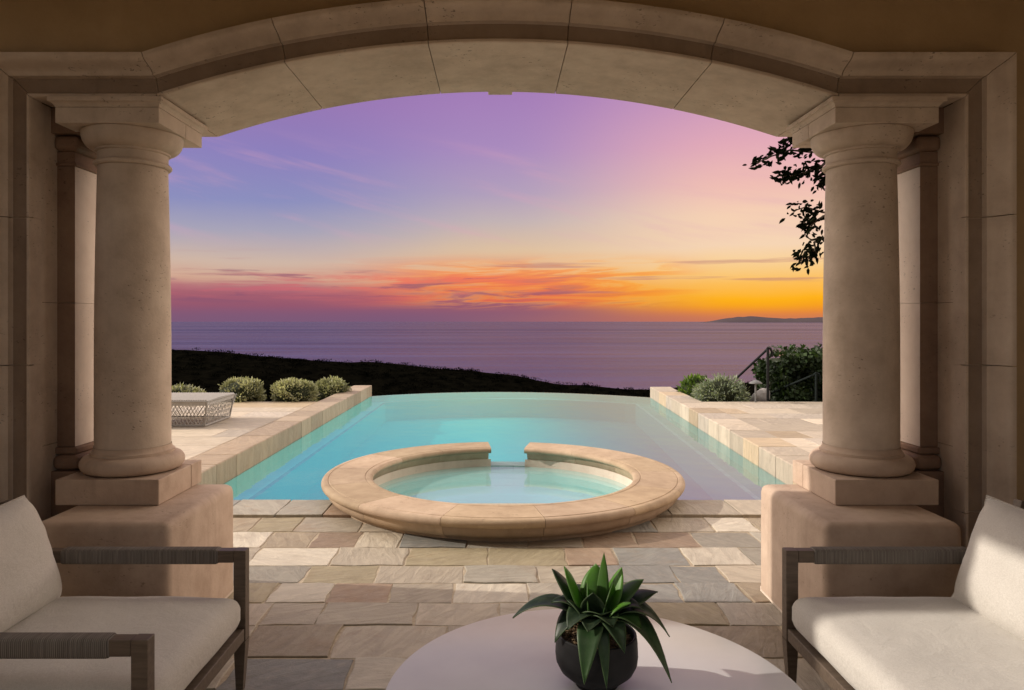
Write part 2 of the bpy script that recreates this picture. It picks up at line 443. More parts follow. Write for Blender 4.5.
# haze at the horizon
haze = nt.smooth(v, 0.0, 0.022, 1.0, 0.0)
hcol = nt.mix(nt.smooth(az, -10, 24), srgb(126, 90, 118), srgb(206, 120, 86))
sky = nt.mix(nt.math('MULTIPLY', haze, 0.75), sky, hcol)
# the rest of the sky: a pale dusk sky (Nishita) with a soft overall glow
nis = nt.new('ShaderNodeTexSky', sky_type='NISHITA')
nis.sun_disc = False
nis.sun_elevation = SUN_EL
nis.sun_rotation = math.atan2(SUN_AZ.x, SUN_AZ.y)
nsc = nt.mix(1.0, nis.outputs[0], (0.048, 0.045, 0.044), 'MULTIPLY')
rear = nt.mix(1.0, nsc, (0.17, 0.135, 0.10), 'ADD')
rear = nt.mix(nt.smooth(v, 0.7, 2.2), rear, nt.mix(1.0, nsc, (1.45, 1.30, 1.16), 'ADD'))
absaz = nt.math('ABSOLUTE', az)
side = nt.mix(nt.smooth(az, -20, 20), (2.9, 2.5, 2.15), (3.3, 2.7, 2.2))
side = nt.mix(nt.smooth(v, 0.6, 2.0), side, (1.0, 0.92, 0.86))
rear = nt.mix(nt.smooth(absaz, 88, 112), side, rear)
wr = nt.smooth(absaz, 27, 46)
wz = nt.smooth(v, 0.5, 1.6)
wmix = nt.math('MAXIMUM', wr, wz)
sky = nt.mix(wmix, sky, rear)
sky = nt.mix(nt.smooth(v, -0.06, -0.02), (0.03, 0.028, 0.03), sky)
nt.put(bg.inputs[0], sky)
bg.inputs[1].default_value = 1.0
nt.t.links.new(bg.outputs[0], wout.inputs[0])

sun = bpy.data.lights.new('sun', 'SUN')
sun.energy = 3.6
sun.angle = R(0.6)
sun.color = (1.0, 0.90, 0.78)
so = bpy.data.objects.new('sun', sun)
COL.objects.link(so)
sd = Vector((SUN_AZ.x * math.cos(SUN_EL), SUN_AZ.y * math.cos(SUN_EL), math.sin(SUN_EL)))
so.rotation_euler = sd.to_track_quat('Z', 'Y').to_euler()
so.location = (-30, -5, 20)

# ------------------------------------------------------------------ camera
cam = bpy.data.cameras.new('camera')
co_ = bpy.data.objects.new('camera', cam)
COL.objects.link(co_)
co_.location = (0, 0, 1.6)
co_.rotation_euler = (PI / 2, 0, 0)
cam.sensor_width = 36
cam.lens = 36 * 712 / 1024
cam.shift_x = 14.5 / 1024
cam.shift_y = -24 / 1024
cam.clip_end = 120000
scene.camera = co_

# ------------------------------------------------------------------ ground, sea, hills
def interp(tab, x):
    if x <= tab[0][0]: return tab[0][1]
    for (a, b), (c, d2) in zip(tab, tab[1:]):
        if x <= c: return b + (d2 - b) * (x - a) / (c - a)
    return tab[-1][1]

RIDGE = [(-420, 2.0), (-260, -3.0), (-150, -6.0), (-101, -7.4), (-82, -8.3), (-64, -9.6), (-47, -11.3), (-30, -12.2), (-8, -13.8), (7, -15.4), (14, -17.4), (20, -18.8), (46, -18.9), (62, -17.4), (76, -18.0), (100, -17.0), (180, -13.0), (420, -6.0)]
def ground_z(X, Y):
    rz = interp(RIDGE, X * (220.0 / max(Y, 140.0)) if Y > 140 else X * 220 / 140)
    n = mnoise.fractal((X * 0.03, Y * 0.03, 1.7), 1.0, 2.1, 5)
    if Y < 16.8:
        if Y > 12.6 and abs(X) > 3.6:
            return 0.02 - 0.16 * (Y - 12.6)
        return -0.9 if abs(X) < 4.4 and Y > 4.6 else -0.06
    k = min(1.0, (Y - 16.8) / 40.0)
    z = -1.6 - (Y - 16.8) * 0.155
    if Y > 100:
        t = min(1.0, (Y - 100) / 120.0)
        t = t * t * (3 - 2 * t)
        z = z * (1 - t) + rz * t if Y < 220 else rz
    if Y > 220:
        z = rz - (Y - 220) * 0.28 - 0.0006 * (Y - 220) ** 2
    return z + n * (0.5 + 0.9 * k) * k

m, nt, out = material('scrub_hillside')
g = nt.new('ShaderNodeNewGeometry').outputs['Position']
n = nt.noise(g, 0.35, 8, 0.65)
principled(nt, out, nt.ramp(n, [(0.35, (0.0015, 0.0015, 0.0012)), (0.7, (0.005, 0.0045, 0.003))]), 1.0, nt.bump(n, 1.0, 0.6), 0.0)
M['hill'] = m
xs = [-420 + 12 * i for i in range(28)] + [-90 + 3.0 * i for i in range(60)] + [90 + 12 * i for i in range(29)]
xs = sorted(set(xs) | {-4.4, -3.6, 3.6, 4.4})
ys = [-40, -20, -8, 0, 4.5, 4.7, 8, 12.5, 12.7, 14, 15.5, 16.7, 16.9] + [18 + 3 * i for i in range(80)] + [260 + 10 * i for i in range(15)]
bm = bmesh.new()
grid = [[bm.verts.new((X, Y, ground_z(X, Y))) for X in xs] for Y in ys]
for j in range(len(ys) - 1):
    for i in range(len(xs) - 1):
        bm.faces.new((grid[j][i], grid[j][i + 1], grid[j + 1][i + 1], grid[j + 1][i]))
tag(from_bm('hillside', bm, M['hill'], smooth=True), kind='structure')

def leaf_cloud(centres, size, per, spread, seed, aspect=0.5, shade=None, up=0.3):
    """Leaf-sized quads scattered round centres [(x,y,z,scale)] -> mesh with a 'leaf' colour attribute."""
    rnd = random.Random(seed)
    verts, faces, cols = [], [], []
    for c in centres:
        cx, cy, cz, s = c
        for _ in range(per):
            dv = Vector((rnd.gauss(0, 1), rnd.gauss(0, 1), rnd.gauss(0, 1)))
            dv = dv.normalized() * (rnd.random() ** 0.45)
            p = Vector((cx, cy, cz)) + Vector((dv.x * spread[0], dv.y * spread[1], dv.z * spread[2])) * s
            dirv = (dv + Vector((rnd.uniform(-.8, .8), rnd.uniform(-.8, .8), rnd.uniform(-.8, .8) + up))).normalized()
            side = dirv.cross(Vector((rnd.uniform(-1, 1), rnd.uniform(-1, 1), rnd.uniform(-1, 1)))).normalized()
            L = size * rnd.uniform(0.6, 1.3)
            W = L * aspect * 0.5
            nrm = side.cross(dirv)
            b = len(verts)
            verts += [p, p + dirv * L * 0.45 + side * W + nrm * W * .3, p + dirv * L, p + dirv * L * 0.45 - side * W + nrm * W * .3]
            faces += [(b, b + 1, b + 2), (b, b + 2, b + 3)]
            t = min(1, max(0, 0.5 + 0.35 * dv.z + rnd.uniform(-.3, .3)))
            cols += [t] * 6
    return verts, faces, cols

def leaf_obj(name, data, mat, parent=None):
    verts, faces, cols = data
    me = bpy.data.meshes.new(name)
    me.from_pydata([tuple(v) for v in verts], [], faces)
    at = me.color_attributes.new('leaf', 'FLOAT_COLOR', 'CORNER')
    for i, c in enumerate(cols):
        at.data[i].color = (c, 0, 0, 1)
    return link(name, me, mat, parent)

# scrub cover over the far hill: one mass nobody could count
rnd = random.Random(3)
cs = []
for _ in range(1500):
    Y = rnd.uniform(150, 232)
    X = rnd.uniform(-130, 125) * Y / 220
    s = rnd.uniform(0.5, 1.0) * (1.6 if rnd.random() < 0.03 else 1)
    cs.append((X, Y, ground_z(X, Y) + 0.3 * s, s))
for _ in range(260):
    Y = rnd.uniform(17.5, 40)
    X = rnd.uniform(-0.7, 0.75) * Y
    cs.append((X, Y, ground_z(X, Y) + 0.05, rnd.uniform(0.25, 0.45)))
tag(leaf_obj('scrub', leaf_cloud(cs, 0.34, 34, (1.9, 1.6, 0.55), 5, 0.8), M['leaf_dry']), 'near black scrub covering the hillside below the pool', 'scrub', kind='stuff')

# sea
m, nt, out = material('sea_water')
g = nt.new('ShaderNodeNewGeometry').outputs['Position']
b1 = nt.noise(nt.vmath('MULTIPLY', g, (0.0012, 0.012, 0.0)), 1.0, 8, 0.7, 0.3)
b2 = nt.noise(nt.vmath('MULTIPLY', g, (0.05, 0.25, 0.0)), 1.0, 4, 0.6)
b3 = nt.noise(nt.vmath('MULTIPLY', g, (0.00008, 0.0011, 0.0)), 1.0, 6, 0.65, 0.2)
hgt = nt.math('ADD', nt.math('MULTIPLY', b1, 30.0), nt.math('MULTIPLY', b2, 2.0))
nrm = nt.bump(hgt, 0.12, 0.5)
col = nt.ramp(b3, [(0.38, (0.022, 0.022, 0.07)), (0.62, (0.07, 0.05, 0.10))])
df = nt.new('ShaderNodeBsdfDiffuse'); nt.put(df.inputs[0], col); 
gl = nt.new('ShaderNodeBsdfGlossy'); nt.put(gl.inputs[0], (0.42, 0.41, 0.60)); nt.put(gl.inputs['Normal'], nrm)
nt.put(gl.inputs['Roughness'], nt.ramp(b1, [(0.35, (0.10,) * 3), (0.65, (0.24,) * 3)]))
mx = nt.new('ShaderNodeMixShader'); nt.put(mx.inputs[0], nt.smooth(b3, 0.3, 0.7, 0.5, 0.72))
nt.t.links.new(df.outputs[0], mx.inputs[1]); nt.t.links.new(gl.outputs[0], mx.inputs[2]); nt.t.links.new(mx.outputs[0], out.inputs[0])
M['sea'] = m
bm = bmesh.new()
rad = [150, 400, 900, 2000, 5000, 12000, 30000, 70000]
rings = [[bm.verts.new((r * math.sin(a), r * math.cos(a), -62)) for a in [2 * PI * k / 96 for k in range(96)]] for r in rad]
for A, B in zip(rings, rings[1:]):
    for k in range(96):
        bm.faces.new((A[k], A[(k + 1) % 96], B[(k + 1) % 96], B[k]))
tag(from_bm('sea', bm, M['sea']), kind='structure')

# far headland at the right of the horizon
M['headland'] = simple_mat('hazy_headland', (0.035, 0.022, 0.030), (0.05, 0.032, 0.04), 0.0006, 1.0, 0.0)
prof = [(9150, 0), (9300, 60), (9700, 150), (10300, 225), (11000, 262), (11700, 205), (12400, 165), (13200, 185), (14200, 230), (15500, 250), (17500, 270), (20000, 210), (24000, 0)]
bm = bmesh.new()
fr_, mid_, bk = [], [], []
px_ = 9150
while px_ <= 24000:
    h = interp(prof, px_) * 1.05 + (18 * mnoise.noise((px_ * 0.004, 0, 0)) if 9300 < px_ < 23500 else 0)
    fr_.append(bm.verts.new((px_, 29800, -64)))
    mid_.append(bm.verts.new((px_ + 60, 30900, -64 + max(0, h))))
    bk.append(bm.verts.new((px_, 33000, -64)))
    px_ += 110
for i in range(len(fr_) - 1):
    bm.faces.new((fr_[i], fr_[i + 1], mid_[i + 1], mid_[i]))
    bm.faces.new((mid_[i], mid_[i + 1], bk[i + 1], bk[i]))
tag(from_bm('headland', bm, M['headland'], smooth=True), kind='structure')

# ------------------------------------------------------------------ paving
def pave(bm, lay, x0, x1, y0, y1, z, rowh, wmin, wmax, rnd, gap=0.008, depth=0.05, jit=0.004, lift=0.002, clip=None, bev=0.004):
    y = y0
    while y < y1 - 0.02:
        h = rowh * rnd.uniform(0.88, 1.14)
        if y + h > y1 - rowh * 0.45: h = y1 - y
        x = x0 - rnd.uniform(0, wmax * 0.6)
        while x < x1:
            w = rnd.uniform(wmin, wmax)
            if x + w > x1 - wmin * 0.5: w = x1 - x
            xa, xb = max(x, x0), x + w
            if xb - xa > 0.05 and not (clip and clip((xa + xb) / 2, y + h / 2)):
                stone(bm, lay, xa + gap / 2, xb - gap / 2, y + gap / 2, y + h - gap / 2, z + rnd.uniform(-lift, lift), depth, jit, rnd, bev)
            x += w
        y += h

def stone(bm, lay, xa, xb, ya, yb, z, depth, jit, rnd, bev=0.006):
    J = lambda: rnd.uniform(-jit, jit)
    ring = []
    n = 3
    for k in range(n): ring.append((xa + (xb - xa) * k / n, ya))
    for k in range(n): ring.append((xb, ya + (yb - ya) * k / n))
    for k in range(n): ring.append((xb - (xb - xa) * k / n, yb))
    for k in range(n): ring.append((xa, yb - (yb - ya) * k / n))
    ring = [(a + J(), b + J()) for a, b in ring]
    cx, cy = (xa + xb) / 2, (ya + yb) / 2
    tx, ty = rnd.uniform(-.004, .004), rnd.uniform(-.004, .004)
    def lay_ring(ins, dz):
        out_ = []
        for a, b in ring:
            dx, dy = cx - a, cy - b
            L = math.hypot(dx, dy)
            out_.append(bm.verts.new((a + dx / L * ins, b + dy / L * ins, z + dz + tx * (a - cx) + ty * (b - cy))))
        return out_
    r0 = lay_ring(0, -depth)
    r1 = lay_ring(0, -bev)
    r2 = lay_ring(bev * 0.6, -bev * 0.25)
    r3 = lay_ring(bev * 1.6, 0)
    fs = []
    m_ = len(ring)
    for A, B in ((r0, r1), (r1, r2), (r2, r3)):
        for k in range(m_):
            fs.append(bm.faces.new((A[k], A[(k + 1) % m_], B[(k + 1) % m_], B[k])))
    fs.append(bm.faces.new(r3))
    c = (rnd.random(), rnd.random(), rnd.random(), 1)
    for f in fs:
        for l in f.loops: l[lay] = c

def paving_bm():
    bm = bmesh.new()
    return bm, bm.loops.layers.float_color.new('stone')

SPA = Vector((0.05, 6.69, 0))
rnd = random.Random(21)
bm, lay = paving_bm()
pave(bm, lay, -2.8, 2.9, 0.4, 5.80, 0.0, 0.335, 0.27, 0.56, rnd, jit=0.010, lift=0.004, gap=0.010, clip=lambda a, b: math.hypot(a - SPA.x, b - SPA.y) < 1.0)
pave(bm, lay, -2.75, 2.86, 5.81, 6.30, 0.02, 0.49, 0.35, 0.6, rnd, clip=lambda a, b: math.hypot(a - SPA.x, b - SPA.y) < 1.0, lift=0.001)
for v_ in bm.verts:                                  # stones are cut to the curve under the spa rim
    q = Vector((v_.co.x - SPA.x, v_.co.y - SPA.y))
    if q.length < 1.40: q = q.normalized() * 1.40; v_.co.x, v_.co.y = SPA.x + q.x, SPA.y + q.y
tag(from_bm('terrace_paving', bm, M['flag']), kind='structure')
bm = bmesh.new()
add_box(bm, -6, 6, -3.5, 4.55, -0.4, -0.006)
add_box(bm, -2.79, 2.89, 4.55, 6.27, -0.8, -0.006)
add_box(bm, -6, -2.86, 0.4, 4.55, -0.3, -0.002)
add_box(bm, 2.96, 6, 0.4, 4.55, -0.3, -0.002)
tag(from_bm('terrace', bm, M['mortar']), kind='structure')

# raised decks either side of the pool
def rx(Y): return 2.90 + (Y - 6.3) * 0.046           # pool's right edge runs slightly outwards
rnd = random.Random(5)
DZ = 0.17
bm, lay = paving_bm()
pave(bm, lay, -11.5, -3.22, 4.6, 12.7, DZ - 0.008, 0.62, 0.6, 1.2, rnd, gap=0.006, jit=0.002, lift=0.001)
tag(from_bm('deck_paving', bm, M['flag_pale']), kind='structure')
bm, lay = paving_bm()
pave(bm, lay, 3.36, 12.0, 4.6, 12.7, DZ - 0.008, 0.62, 0.6, 1.2, rnd, gap=0.006, jit=0.002, lift=0.001)
tag(from_bm('deck_paving', bm, M['flag_pale']), kind='structure')
bm = bmesh.new()
add_box(bm, -12, -3.20, 4.56, 12.72, -0.5, DZ - 0.016)
vs = []
poly = [(rx(4.56) + .05, 4.56), (12.2, 4.56), (12.2, 12.72), (rx(12.72) + .05, 12.72)]
lo = [bm.verts.new((a, b, -0.5)) for a, b in poly]; hi = [bm.verts.new((a, b, DZ - 0.016)) for a, b in poly]
bm.faces.new(hi); 
for k in range(4): bm.faces.new((lo[k], lo[(k + 1) % 4], hi[(k + 1) % 4], hi[k]))
tag(from_bm('deck_base', bm, M['mortar']), kind='structure')

# copings: long walls of cut stone along the pool
def coping(xin, wid, y0, y1, mat, rnd, side, h=DZ):
    bm, lay = paving_bm()
    y = y0
    while y < y1 - 0.05:
        L = rnd.uniform(0.5, 0.75)
        if y + L > y1 - 0.35: L = y1 - y
        x = xin(y + L / 2)
        s0 = len(bm.verts)
        stone(bm, lay, min(x, x + side * wid), max(x, x + side * wid), y + .003, y + L - .003, h + rnd.uniform(-.002, .002), h + 0.5, 0.002, rnd, 0.012)
        bm.verts.ensure_lookup_table()
        for vtx in bm.verts[s0:]:
            vtx.co.x += xin(vtx.co.y) - x
        y += L
    return bm
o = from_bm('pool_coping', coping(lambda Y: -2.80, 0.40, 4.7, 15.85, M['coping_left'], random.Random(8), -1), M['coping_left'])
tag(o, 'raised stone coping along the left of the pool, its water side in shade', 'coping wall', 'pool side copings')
o = from_bm('pool_coping', coping(rx, 0.44, 4.7, 15.5, M['flag_pale'], random.Random(9), 1), M['flag_pale'])
tag(o, 'pale raised stone coping along the right of the pool, its water side sunlit', 'coping wall', 'pool side copings')

# ------------------------------------------------------------------ pool
m, nt, out = material('pool_plaster')
g = nt.new('ShaderNodeNewGeometry').outputs['Position']
n = nt.noise(g, 0.8, 4)
gx = nt.new('ShaderNodeSeparateXYZ'); nt.put(gx.inputs[0], g)
dim_right = nt.smooth(gx.outputs[0], -0.4, 2.4)          # dimmer right side painted into the plaster; the floor is level
principled(nt, out, nt.mix(dim_right, nt.ramp(n, [(0.3, (0.0, 0.64, 0.62)), (0.7, (0.01, 0.72, 0.69))]), (0.06, 0.24, 0.27)), 0.9, None, 0.1)
M['pool'] = m
m, nt, out = material('pool_tile')
g = nt.new('ShaderNodeNewGeometry').outputs['Position']
br = nt.new('ShaderNodeTexBrick')
sg = nt.new('ShaderNodeSeparateXYZ'); nt.put(sg.inputs[0], g)
nt.put(br.inputs['Vector'], nt.combine(nt.math('ADD', sg.outputs[0], sg.outputs[1]), sg.outputs[2], 0))
br.inputs['Scale'].default_value = 3.2
nt.put(br.inputs['Color1'], (0.30, 0.48, 0.47)); nt.put(br.inputs['Color2'], (0.20, 0.36, 0.38)); nt.put(br.inputs['Mortar'], (0.10, 0.22, 0.24))
br.inputs['Mortar Size'].default_value = 0.012
principled(nt, out, br.outputs[0], 0.4, None, 0.4)
M['tile'] = m

def far_edge(n=24):
    a, b, c = Vector((-2.80, 15.62)), Vector((0.2, 16.55)), Vector((rx(15.35), 15.35))
    pts = []
    for k in range(n + 1):
        t = k / n
        # quadratic through the three points
        pts.append(a * (1 - t) * (1 - 2 * t) + b * 4 * t * (1 - t) + c * t * (2 * t - 1))
    return pts
FE = far_edge()
WZ = -0.06
def pool_outline(ins):
    pts = [(-2.80 + ins, 6.24 + ins * 0.2), (rx(6.24) - ins, 6.24 + ins * 0.2)]
    for p_ in reversed(FE):
        pts.append((max(-2.80 + ins, min(rx(p_.y) - ins, p_.x)), p_.y - ins * 0.3))
    return pts
bm = bmesh.new()
levels = [(0.0, 0.02), (0.0, -0.21), (0.0, -0.211), (0.30, -0.212), (0.30, -0.55)]
def pool_ring(ins, z): return [bm.verts.new((a, b, z)) for a, b in pool_outline(ins)]
P0 = pool_ring(0.014, WZ - 0.004); P1 = pool_ring(0.014, -0.19); P2 = pool_ring(0.28, -0.20); P3 = pool_ring(0.335, -0.62)
def bridge(A, B, mi):
    k_ = len(A)
    for k in range(k_):
        f = bm.faces.new((A[k], A[(k + 1) % k_], B[(k + 1) % k_], B[k])); f.material_index = mi
P2b = pool_ring(0.33, -0.205)
bridge(P0, P1, 2); bridge(P1, P2, 2); bridge(P2, P2b, 1); bridge(P2b, P3, 0)
f = bm.faces.new(P3); f.material_index = 0
m, nt, out = material('pool_ledge_plaster')
g = nt.new('ShaderNodeNewGeometry').outputs['Position']
gx = nt.new('ShaderNodeSeparateXYZ'); nt.put(gx.inputs[0], g)
n = nt.noise(g, 3, 4)
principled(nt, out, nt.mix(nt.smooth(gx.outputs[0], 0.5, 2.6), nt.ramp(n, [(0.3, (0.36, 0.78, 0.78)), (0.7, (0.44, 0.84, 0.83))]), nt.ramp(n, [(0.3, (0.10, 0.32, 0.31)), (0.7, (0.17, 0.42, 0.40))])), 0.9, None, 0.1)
M['pool_ledge'] = m
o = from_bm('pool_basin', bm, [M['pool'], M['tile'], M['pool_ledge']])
tag(o, kind='structure')
# far weir wall of the infinity edge
bm = bmesh.new()
A = [bm.verts.new((p_.x, p_.y, WZ - 0.012)) for p_ in FE]; B = [bm.verts.new((p_.x, p_.y + 0.14, WZ - 0.012)) for p_ in FE]; C_ = [bm.verts.new((p_.x, p_.y + 0.2, -1.8)) for p_ in FE]
for k in range(len(FE) - 1):
    bm.faces.new((A[k], A[k + 1], B[k + 1], B[k])); bm.faces.new((B[k], B[k + 1], C_[k + 1], C_[k]))
tag(from_bm('infinity_edge', bm, M['tile']), kind='structure')

def water_mat(name, tint, scale, strength, body, bodyfac, refl=0.5, body2=None):
    m, nt, out = material(name)
    g = nt.new('ShaderNodeNewGeometry').outputs['Position']
    w1 = nt.noise(nt.vmath('MULTIPLY', g, (1, 0.6, 1)), scale, 3, 0.5, 0.3)
    w2 = nt.noise(g, scale * 4, 2)
    nrm = nt.bump(nt.math('ADD', w1, nt.math('MULTIPLY', w2, 0.30)), strength, 0.01)
    tr = nt.new('ShaderNodeBsdfTransparent'); nt.put(tr.inputs[0], tint)
    gl = nt.new('ShaderNodeBsdfGlossy'); gl.inputs['Roughness'].default_value = 0.03; nt.put(gl.inputs['Normal'], nrm)
    nt.put(gl.inputs[0], (0.95, 0.95, 0.95))
    gx = nt.new('ShaderNodeSeparateXYZ'); nt.put(gx.inputs[0], g)
    df = nt.new('ShaderNodeBsdfDiffuse'); nt.put(df.inputs[0], nt.mix(nt.smooth(gx.outputs[0], -0.4, 2.4), body, body2 or body))  # water body colour painted dimmer to the right, like the basin
    m1 = nt.new('ShaderNodeMixShader'); m1.inputs[0].default_value = bodyfac
    nt.t.links.new(tr.outputs[0], m1.inputs[1]); nt.t.links.new(df.outputs[0], m1.inputs[2])
    fr = nt.new('ShaderNodeFresnel'); fr.inputs[0].default_value = 1.33; nt.put(fr.inputs[1], nrm)
    m2 = nt.new('ShaderNodeMixShader'); nt.put(m2.inputs[0], nt.math('MULTIPLY', fr.outputs[0], refl))
    nt.t.links.new(m1.outputs[0], m2.inputs[1]); nt.t.links.new(gl.outputs[0], m2.inputs[2])
    nt.t.links.new(m2.outputs[0], out.inputs[0])
    return m
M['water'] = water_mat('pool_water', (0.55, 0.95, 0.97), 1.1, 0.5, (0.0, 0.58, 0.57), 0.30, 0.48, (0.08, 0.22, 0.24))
M['spa_water'] = water_mat('spa_water', (0.88, 0.98, 0.99), 2.0, 0.10, (0.62, 0.96, 0.95), 0.30, 0.28)
bm = bmesh.new()
outl = [(-2.80, 6.22), (rx(6.22), 6.22)] + [(p_.x, p_.y + 0.1) for p_ in reversed(FE)]
bm.faces.new([bm.verts.new((a, b, WZ)) for a, b in outl])
bmesh.ops.triangulate(bm, faces=bm.faces)
tag(from_bm('pool_water', bm, M['water']), kind='structure')

# ------------------------------------------------------------------ spa
spa = empty('spa', (SPA.x, SPA.y, 0))
tag(spa, 'round raised stone spa with a gap in its rim, standing between terrace and pool', 'spa')
GA = 90 - 3.0
a0, a1 = R(GA + 8.6) , R(GA - 8.6) + 2 * PI
slab = [(1.238 - 0.036 * math.sin(t), 0.160 + 0.03 * math.cos(t)) for t in [PI - PI * k / 8 for k in range(9)]]
slab += [(1.262, 0.1902), (1.266, 0.186), (1.272, 0.186), (1.276, 0.191), (1.40, 0.192), (1.588, 0.191), (1.592, 0.186), (1.598, 0.186), (1.602, 0.190)]
slab += [(1.624 + 0.034 * math.sin(t), 0.156 + 0.034 * math.cos(t)) for t in [PI * k / 8 for k in range(9)]]
body = [(1.622, 0.1215), (1.620, 0.112), (1.612, 0.108)] + [(1.528 + 0.084 * math.cos(q), 0.106 - 0.078 * math.sin(q)) for q in [PI / 2 * k / 8 for k in range(9)]]
body += [(1.524, 0.026), (1.524, -0.03), (1.275, -0.03), (1.272, 0.06), (1.262, 0.075), (1.250, 0.10), (1.240, 0.1295)]
nst = 13
bm, lay = paving_bm()
rnd = random.Random(4)
for prof, trim in ((slab, 0.0), (body, R(1.2))):
    c0, c1 = a0 + trim, a1 - trim
    for s_ in range(nst):
        b0 = c0 + (c1 - c0) * s_ / nst + 0.0011
        b1 = c0 + (c1 - c0) * (s_ + 1) / nst - 0.0011
        f0 = set(bm.faces)
        add_lathe(bm, prof + [prof[0]], n=10, a0=b0, a1=b1)
        for ang in (b0, b1):
            bm.faces.new([bm.verts.new((r * math.cos(ang), r * math.sin(ang), z)) for r, z in prof])
        c = (rnd.random(), rnd.random(), rnd.random(), 1)
        for f in set(bm.faces) - f0:
            for l in f.loops: l[lay] = c
bmesh.ops.remove_doubles(bm, verts=bm.verts, dist=0.0004)
o = from_bm('rim', bm, M['stone_rim'], spa); auto_smooth(o, 30)
bm = bmesh.new()
add_lathe(bm, [(1.50, -0.035), (1.50, -0.7), (1.29, -0.7), (1.29, -0.035), (1.50, -0.035)], n=96)
o = from_bm('base_wall', bm, M['stone_pale'], spa); auto_smooth(o)
m, nt, out = material('spa_plaster')
g = nt.new('ShaderNodeNewGeometry').outputs['Position']
n = nt.noise(g, 2.0, 4)
principled(nt, out, nt.ramp(n, [(0.3, (0.55, 0.90, 0.91)), (0.7, (0.66, 0.94, 0.94))]), 0.9, None, 0.1)
M['spa_in'] = m
bm = bmesh.new()
add_lathe(bm, [(1.283, -0.07), (1.283, -0.25), (0.95, -0.26), (0.93, -0.45), (0.0001, -0.46)], n=72)
o = from_bm('basin', bm, M['spa_in'], spa); auto_smooth(o)
bm = bmesh.new()
add_lathe(bm, [(1.268, 0.058), (1.262, -0.07), (1.29, -0.07)], n=96, a0=a0, a1=a1)
o = from_bm('waterline_tile', bm, M['stone_pale'], spa)
bm = bmesh.new()
add_lathe(bm, [(1.265, -0.26), (1.265, -0.015), (1.52, -0.02), (1.54, -0.09)], n=12, a0=R(GA - 11), a1=R(GA + 11))
o = from_bm('weir', bm, M['tile'], spa)
bm = bmesh.new()
bm.faces.new([bm.verts.new((SPA.x + 1.285 * math.cos(2 * PI * k / 72), SPA.y + 1.285 * math.sin(2 * PI * k / 72), -0.022)) for k in range(72)])
tag(from_bm('spa_water', bm, M['spa_water']), kind='structure')

# ------------------------------------------------------------------ arched wall of the loggia
FY, BY = 3.70, 4.51
SPX, SPZ, CRZ, OPX = 1.77, 2.764, 3.05, 2.43
AR = (SPX ** 2 + (CRZ - SPZ) ** 2) / (2 * (CRZ - SPZ))
ACZ = CRZ - AR
def arch_pt(t):                       # t -1..1
    a = t * math.asin(SPX / AR)
    return Vector((AR * math.sin(a), ACZ + AR * math.cos(a)))
wall = empty('arched_wall', (0, FY, 0))
tag(wall, 'tan stucco loggia wall with a wide segmental stone arch open to the pool', 'arched wall')
wall_inv = Matrix.Translation((0, -FY, 0))
# path of the opening (x, z), with the joints between stones marked
segs = []
def arc_piece(x0_, x1_, n=10):
    t0, t1 = [math.asin(q / AR) / math.asin(SPX / AR) for q in (x0_, x1_)]
    return [arch_pt(t0 + (t1 - t0) * k / n) for k in range(n + 1)]
vz = [0.0, 0.60, 1.37, 2.14, SPZ]
for a, b in zip(vz, vz[1:]): segs.append(([Vector((-OPX, a)), Vector((-OPX, b))], 'v'))
segs.append(([Vector((-OPX, SPZ)), Vector((-SPX, SPZ))], 'h'))
ax = [-SPX, -1.105, -0.36, 0.365, 1.11, SPX]
for a, b in zip(ax, ax[1:]): segs.append((arc_piece(a, b), 'a'))
segs.append(([Vector((SPX, SPZ)), Vector((OPX, SPZ))], 'h'))
for a, b in zip(vz[::-1], vz[::-1][1:]): segs.append(([Vector((OPX, a)), Vector((OPX, b))], 'v'))
path = []
for pts, kd in segs:
    for p_ in pts:
        if not path or (path[-1] - p_).length > 1e-5: path.append(p_)
def outward(i):
    def nrm(a, b):
        d_ = (b - a).normalized()
        return Vector((-d_.y, d_.x))        # path runs left jamb up, over, right jamb down -> outside is on its left
    ns = []
    if i > 0: ns.append(nrm(path[i - 1], path[i]))
    if i < len(path) - 1: ns.append(nrm(path[i], path[i + 1]))
    if len(ns) == 1: return ns[0]
    b_ = (ns[0] + ns[1]).normalized()
    return b_ / max(0.3, b_.dot(ns[0]))
OUTN = [outward(i) for i in range(len(path))]
def pidx(p_): return min(range(len(path)), key=lambda i: (path[i] - p_).length)

def sweep(bm, profile, pieces, gap=0.0045):
    """profile: (w outward, y) loop swept along each stone's piece of the path, stones a hairline apart."""
    for pts, kd in pieces:
        rings = []
        for k, p_ in enumerate(pts):
            i = pidx(p_)
            nn = OUTN[i]
            sh = Vector((0, 0))
            if k == 0: sh = (pts[1] - pts[0]).normalized() * gap / 2
            if k == len(pts) - 1: sh = (pts[-2] - pts[-1]).normalized() * gap / 2
            rings.append([bm.verts.new((p_.x + sh.x + nn.x * w, yy - FY, p_.y + sh.y + nn.y * w)) for w, yy in profile])
        m_ = len(profile)
        for A, B in zip(rings, rings[1:]):
            for k in range(m_):
                bm.faces.new((A[k], A[(k + 1) % m_], B[(k + 1) % m_], B[k]))
        bm.faces.new(rings[0]); bm.faces.new(rings[-1][::-1])

